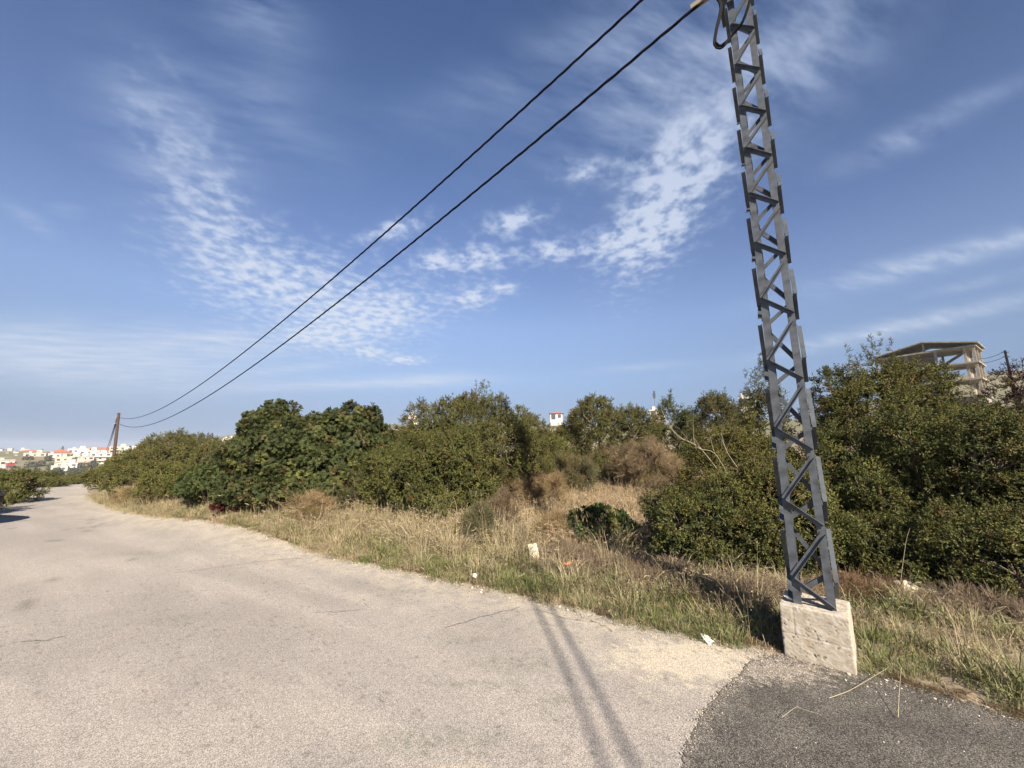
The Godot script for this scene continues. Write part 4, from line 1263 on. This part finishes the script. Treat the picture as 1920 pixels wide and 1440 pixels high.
# ------------------------------------------------------------------ buildings
func house(label: String, px: float, top: float, w_px: float, h_px: float, fwd: float, wall: Material, roof: String, group: String, turn := 0.0, balconies := true) -> void:
	var k := fwd / F / cos(PITCH)
	var p := at(px, top, fwd)
	var w := w_px * k
	var h := h_px * k
	var deep := w * 0.8
	var bury := 10.0
	var face := atan2(-p.x, -p.z)      # turned towards the valley and the lane
	var t := thing("house" if h < 9.0 else "apartment_block", label, "building", Vector3(p.x, p.y - h, p.z), face + turn, group)
	var eave := h if roof == "flat" else h * 0.78
	block("wall", Vector3(w, eave + bury, deep), Vector3(0, (eave - bury) * 0.5, -deep * 0.5), wall, t)
	var floors := maxi(1, roundi(eave / 3.1))
	var fh := eave / floors
	var bays := maxi(2, roundi(w / 3.4))
	for f in floors:
		var y := fh * f
		if balconies and f > 0:
			var half: float = w * (0.46 if f % 2 else 0.40)
			block("balcony", Vector3(half * 2.0, 0.22, 1.3), Vector3(0, y + 0.06, 0.60), wall, t)
			block("parapet", Vector3(half * 2.0, 0.8, 0.14), Vector3(0, y + 0.57, 1.18), wall, t)
		for b in bays:
			var x := w * ((b + 0.5) / bays - 0.5)
			var tall := balconies and b % 2 == 0
			var win := block("window", Vector3(1.25 if not tall else 1.7, 1.3 if not tall else 2.1, 0.08), Vector3(x, y + fh * (0.52 if not tall else 0.43), 0.02), M.dark_pane, t)
			win.rotation.y = 0.0
		for s in [-1.0, 1.0]:
			block("window", Vector3(0.08, 1.3, 1.3), Vector3(s * (w * 0.5 + 0.01), y + fh * 0.52, -deep * 0.35), M.dark_pane, t)
	if roof == "flat":
		block("roof", Vector3(w + 0.5, 0.35, deep + 0.5), Vector3(0, eave + 0.17, -deep * 0.5), wall, t)
		if w > 9.0: block("stair_tower", Vector3(w * 0.25, 2.2, deep * 0.3), Vector3(w * 0.15, eave + 1.4, -deep * 0.6), wall, t)
		var tk := block("water_tank", Vector3(1.2, 1.3, 1.2), Vector3(-w * 0.25, eave + 1.0, -deep * 0.4), M.town_white, t)
		tk.rotation.y = 0.3
	else:
		var mb := MB.new()
		var a := Vector3(-w * 0.5 - 0.5, eave, 0.5)
		var b := Vector3(w * 0.5 + 0.5, eave, 0.5)
		var c := Vector3(w * 0.5 + 0.5, eave, -deep - 0.5)
		var d := Vector3(-w * 0.5 - 0.5, eave, -deep - 0.5)
		var r0 := Vector3(-w * (0.22 if roof == "hip" else 0.03), h, -deep * 0.5)
		var r1 := Vector3(w * (0.22 if roof == "hip" else 0.03), h, -deep * 0.5)
		mb.quad(a, r0, r1, b)
		mb.quad(c, r1, r0, d)
		mb.tri(b, r1, c)
		mb.tri(d, r0, a)
		mb.quad(d, a, b, c)
		part("roof", mb.mesh(), M.roof_tiles, t)

func small_tree(label: String, px: float, top: float, half_px: float, fwd: float, slim: bool, group: String) -> void:
	var k := fwd / F / cos(PITCH)
	var p := at(px, top, fwd)
	var w := half_px * k
	var h := (w * 5.0 if slim else w * 2.4)
	var t := thing("cypress_tree" if slim else "tree", label, "tree", p - Vector3(0, h, 0), rng.randf() * TAU, group)
	var mb := MB.new()
	for q in 420:
		var d := any_dir()
		var f := pow(rng.randf(), 0.35)
		var c: Vector3
		if slim:
			var y := rng.randf_range(0.06, 1.0)
			var r := w * (0.25 + 0.9 * sin(PI * pow(y, 0.7)) * 0.8) * sqrt(rng.randf())
			c = Vector3(cos(q) * r, h * y, sin(q) * r)
		else:
			c = Vector3(d.x * w, h * 0.62 + d.y * h * 0.36, d.z * w) * Vector3(f, 1, f)
			c += Vector3(n_mid.get_noise_1d(d.x * 3.0 + px), n_mid.get_noise_1d(d.z * 3.0), 0) * w * 0.3
		var s := w * 0.30
		leaf(mb, c, any_dir(), any_dir(), s, s * 0.4, Color(1, 1, 1) * rng.randf_range(0.6, 1.0))
	part("crown", mb.mesh(), M.far_leaf, t)
	mb = MB.new()
	mb.tube(PackedVector3Array([Vector3(0, -6, 0), Vector3(0, h * 0.3, 0), Vector3(0.1, h * 0.75, 0)]), PackedFloat32Array([w * 0.12, w * 0.09, w * 0.04]), 6, Color(0.12, 0.09, 0.07))
	part("trunk", mb.mesh(), M.bark, t)

func build_town() -> void:
	mat("town_white", lin(0.56, 0.525, 0.475), 0.9)
	mat("town_cream", lin(0.52, 0.46, 0.36), 0.9)
	mat("town_pink", lin(0.48, 0.40, 0.34), 0.9)
	mat("town_grey", lin(0.34, 0.33, 0.31), 0.9)
	mat("town_red", lin(0.35, 0.04, 0.05), 0.8)
	mat("roof_tiles", lin(0.33, 0.115, 0.065), 0.85)
	mat("dark_pane", lin(0.07, 0.075, 0.085), 0.3)
	var fl := mat("far_leaf", lin(0.075, 0.085, 0.045), 0.8)
	fl.vertex_color_use_as_albedo = true
	var T := "houses of the far hillside town"
	for q in [
		[8, 846, 24, 16, 330, "town_grey", "flat", "grey flat roofed house at the town's end on the ridge"], [22, 853, 24, 18, 300, "town_cream", "flat", "cream apartment block below the ridge at the town's end"], [3, 858, 22, 20, 285, "town_cream", "flat", "cream block with wide balconies above the scrub"], [14, 863, 18, 16, 270, "town_white", "flat", "white block next to the red walled house"], [4, 872, 22, 18, 260, "town_white", "flat", "lowest white house showing over the left scrub"], [21, 869, 9, 8, 262, "town_red", "flat", "small red walled house in the town"],
		[47, 843, 9, 16, 338, "town_white", "flat", "narrow white tower house on the ridge"], [60, 844, 26, 20, 325, "town_white", "hip", "white house with a broad red hipped roof on the ridge"], [66, 850, 26, 16, 300, "town_cream", "flat", "long cream house below the broad red roof"], [90, 849, 16, 12, 330, "town_white", "flat", "little white house between the cypress and the pyramid roof"], [35, 857, 16, 14, 295, "town_cream", "flat", "pale cream house among dark town trees"],
		[117, 842, 26, 26, 310, "town_pink", "peak", "pinkish house with an orange pyramid roof"], [103, 851, 16, 18, 300, "town_white", "flat", "white house beside the pyramid roofed one"], [130, 857, 34, 14, 285, "town_cream", "flat", "cream terraced block under the pyramid roofed house"], [146, 866, 34, 10, 275, "town_pink", "flat", "low terracotta fronted terrace in the town"], [126, 869, 26, 18, 262, "town_white", "flat", "white villa low on the slope over the lane's end"], [112, 874, 20, 14, 258, "town_white", "flat", "low white annex beside the slope villa"],
		[148, 842, 26, 26, 325, "town_white", "flat", "tall white stepped apartment block right of the pyramid roof"], [168, 845, 26, 26, 315, "town_white", "flat", "white apartment block in front of the red roof strip"], [178, 838, 32, 22, 335, "town_white", "hip", "white block with a long low red roof on the ridge"], [200, 839, 28, 22, 330, "town_white", "hip", "white block with red roof just left of the brown pole"], [190, 850, 28, 22, 300, "town_white", "flat", "white balconied block below the red roofs near the brown pole"], [225, 838, 26, 20, 330, "town_cream", "flat", "cream flat block right behind the brown pole"], [160, 856, 24, 18, 290, "town_white", "flat", "white block with terraces above the dark trees"], [243, 842, 22, 18, 320, "town_white", "flat", "white block at the scrub's edge right of the brown pole"],
		[432, 823, 22, 22, 300, "town_white", "flat", "white building peeping over the scrub beside the gall dotted tree"], [449, 828, 20, 18, 290, "town_white", "flat", "lower white building beside the gall dotted tree's crown"]]:
		house(q[7], q[0], q[1], q[2], q[3] + 4.0, q[4], M[q[5]], q[6], T, rng.randf_range(-0.35, 0.35))
	var H := "houses peeping over the middle scrub"
	house("red roofed house peeping between the domed oak and the skyline oak", 1043, 772, 22, 14, 150.0, M.town_white, "hip", H)
	house("pale house peeping beside the cypress on the skyline", 1232, 770, 26, 10, 140.0, M.town_cream, "flat", H)
	house("white house peeping just left of the pylon", 1398, 747, 20, 12, 120.0, M.town_white, "flat", H)
	house("pale pink house peeping left of the domed oak", 775, 782, 18, 14, 140.0, M.town_pink, "flat", H)
	var R := "trees among the far houses"
	for q in [[80, 842, 2.2, 318, true, "dark cypress beside the broad red roof"], [118, 837, 3.0, 322, true, "dark cypress behind the orange pyramid roof"], [34, 848, 6, 320, false, "dark round tree on the ridge by the narrow tower house"], [54, 855, 8, 288, false, "dark broad tree before the long cream house"], [92, 855, 5, 290, false, "green tree left of the pyramid roofed house"], [105, 846, 5, 330, false, "dark tree behind the pyramid roofed house"], [132, 845, 4, 330, false, "dark tree between pyramid roof and white block"], [142, 858, 6, 280, false, "green tree before the stepped white block"], [100, 868, 8, 268, false, "dark trees' edge left of the slope villa"], [112, 880, 8, 255, false, "round tree under the slope villa"], [160, 868, 7, 265, false, "tree right of the terracotta terrace"], [176, 864, 7, 270, false, "grey green tree under the white balconied block"], [60, 866, 8, 270, false, "tree below the long cream house"], [78, 864, 6, 275, false, "tree beside the cypress' foot"], [1226, 733, 3.0, 130, true, "slim cypress on the skyline among the oaks"], [3, 842, 5, 340, false, "tree at the ridge's end"], [15, 843, 4, 340, false, "second tree at the ridge's end"]]:
		small_tree(q[5], q[0], q[1], q[2], q[3], q[4], R)
	for k in 34:
		var f := rng.randf_range(240.0, 325.0)
		small_tree("dark green tree or shrub dotted over the slope below the far houses", rng.randf_range(2.0, 205.0), 847.0 + (330.0 - f) * 0.42 + rng.randf_range(-3.0, 3.0), rng.randf_range(3.0, 7.5), f, false, "trees dotted over the town slope")

func build_shell() -> void:
	# the unfinished concrete building: slabs on columns, an open gable roof, no walls
	var c := mat("raw_concrete", lin(0.42, 0.38, 0.31), 0.92)
	c.albedo_texture = noise_tex(FastNoiseLite.TYPE_SIMPLEX, 0.01, 256, [[0.0, grey(0.65)], [1.0, grey(1.0)]], 5, 81)
	tri_map(c, 3.0)
	var dark := c
	var p := at(1826, 646, 68.0)
	# local x runs along the long front to the left, local z towards the lane
	var ex := Vector3(-0.55, 0, -0.835)
	var t := thing("unfinished_building", "unfinished concrete building with open floors, columns and a bare gable roof", "building", p)
	t.basis = Basis(ex, Vector3.UP, ex.cross(Vector3.UP))
	var L := 14.0
	var D := -7.0
	if t.basis.z.dot(Vector3(-0.77, 0, 0.64)) < 0.0: D = 7.0
	var s := signf(D)
	for y in [-0.15, -3.2, -6.25, -9.3]:
		block("slab", Vector3(L + 0.5, 0.28, absf(D) + 0.6), Vector3(L * 0.5, y, D * 0.5), c, t)
	for y in [-3.2, -6.25, -9.3]:
		for x in [0.2, 1.3, 5.0, 9.0, 13.6]:
			for z in [0.25 * s, D - 0.25 * s]:
				block("column", Vector3(0.34, 2.76, 0.34), Vector3(x, y + 1.525, z), c, t)
		block("column", Vector3(0.34, 2.76, 0.34), Vector3(0.2, y + 1.525, D * 0.5), c, t)
		block("inner_wall", Vector3(0.2, 2.6, absf(D) * 0.55), Vector3(1.5, y + 1.45, D * 0.62), dark, t)
		block("inner_wall", Vector3(7.0, 2.6, 0.2), Vector3(9.2, y + 1.45, D * 0.8), dark, t)
	# the stair flight seen through the upper floor
	var mb := MB.new()
	mb.bar(Vector3(2.2, -0.6, D * 0.7), Vector3(5.6, -2.9, D * 0.7), 1.2, 0.25, Vector3(0.4, 1, 0))
	part("stair", mb.mesh(), c, t)
	# gable roof: the gable faces the lane
	for q in [[-0.6, 6.4], [6.4, 13.6]]:
		mb = MB.new()
		var x0: float = q[0]
		var x1: float = q[1]
		var h0 := 0.15 if x0 < 0.0 else 1.75
		var h1 := 1.75 if x0 < 0.0 else 0.15
		var zz := [-0.7 * s, D + 0.5 * s]
		if zz[0] < zz[1]: zz = [zz[1], zz[0]]
		mb.hexa([Vector3(x0, h0, zz[0]), Vector3(x1, h1, zz[0]), Vector3(x1, h1, zz[1]), Vector3(x0, h0, zz[1]), Vector3(x0, h0 + 0.2, zz[0]), Vector3(x1, h1 + 0.2, zz[0]), Vector3(x1, h1 + 0.2, zz[1]), Vector3(x0, h0 + 0.2, zz[1])])
		part("roof_slab", mb.mesh(), c, t)
	block("roof_post", Vector3(0.3, 1.75, 0.3), Vector3(6.4, 0.86, 0.3 * s), c, t)
	var g := land(p.x, p.z)
	block("ground_floor", Vector3(L, maxf(1.0, p.y - 9.4 - g + 3.0), absf(D)), Vector3(L * 0.5, -9.5 - maxf(1.0, p.y - 9.4 - g + 3.0) * 0.5, D * 0.5), dark, t)
	# service pole and its wires beyond
	var top := at(1884, 657, 62.0)
	var pole := thing("utility_pole", "dark utility pole with a crossarm beyond the purple bush", "pole", Vector3(top.x, land(top.x, top.z), top.z))
	mb = MB.new()
	var hgt := top.y - land(top.x, top.z)
	mb.tube(PackedVector3Array([Vector3(0, -0.5, 0), Vector3(0, hgt, 0)]), PackedFloat32Array([0.2, 0.14]), 10)
	part("shaft", mb.mesh(), M.black_cable_sheath, pole)
	for y in [0.3, 1.1]:
		mb = MB.new()
		mb.bar(Vector3(-0.55, hgt - y, 0), Vector3(0.55, hgt - y, 0), 0.1, 0.1)
		part("crossarm", mb.mesh(), M.black_cable_sheath, pole)
	for k in 2:
		mb = MB.new()
		var q := strand_path(top + Vector3(-0.4, -0.3 - 0.8 * k, 0), at(1832, 673 + 8 * k, 67.0), 0.3, 16)
		var rr := PackedFloat32Array()
		rr.resize(q.size())
		rr.fill(0.035)
		mb.tube(q, rr, 5)
		tag(part("service_wire", mb.mesh(), M.black_cable_sheath, self), ["upper wire from the dark pole to the unfinished building", "lower wire from the dark pole to the unfinished building"][k], "wire")

func _ready() -> void:
	rng.seed = 7
	n_fine.seed = 1
	n_fine.frequency = 1.0
	n_fine.fractal_octaves = 2
	n_mid.seed = 2
	n_mid.frequency = 1.0
	n_mid.fractal_octaves = 4
	n_big.seed = 3
	n_big.frequency = 1.0
	n_big.fractal_octaves = 3
	var cam := Camera3D.new()
	cam.position = EYE
	cam.rotation.x = PITCH
	cam.fov = rad_to_deg(2.0 * atan(720.0 / F))
	cam.near = 0.05
	cam.far = 6000.0
	add_child(cam)
	var env := Environment.new()
	env.background_mode = Environment.BG_SKY
	env.sky = build_sky()
	env.tonemap_mode = Environment.TONE_MAPPER_LINEAR
	env.tonemap_exposure = EXPOSURE
	env.fog_enabled = true
	env.fog_density = 0.00025
	env.fog_light_color = Color(0.86, 0.90, 0.97)
	env.sdfgi_enabled = true
	env.ssao_enabled = true
	env.ssil_enabled = true
	var we := WorldEnvironment.new()
	we.environment = env
	add_child(we)
	var sun := DirectionalLight3D.new()
	sun.light_energy = 1.6
	sun.light_color = Color(1.0, 0.94, 0.85)
	sun.light_angular_distance = 0.53
	sun.shadow_enabled = true
	add_child(sun)
	sun.look_at_from_position(-SUN_D * 10.0, Vector3.ZERO)
	print("sky ", Time.get_ticks_msec())
	build_ground()
	build_road()
	print("land ", Time.get_ticks_msec())
	build_pylon()
	build_lines()
	build_scrub()
	print("scrub ", Time.get_ticks_msec())
	build_verge()
	build_litter()
	build_cars()
	build_town()
	build_shell()
	print("done ", Time.get_ticks_msec())
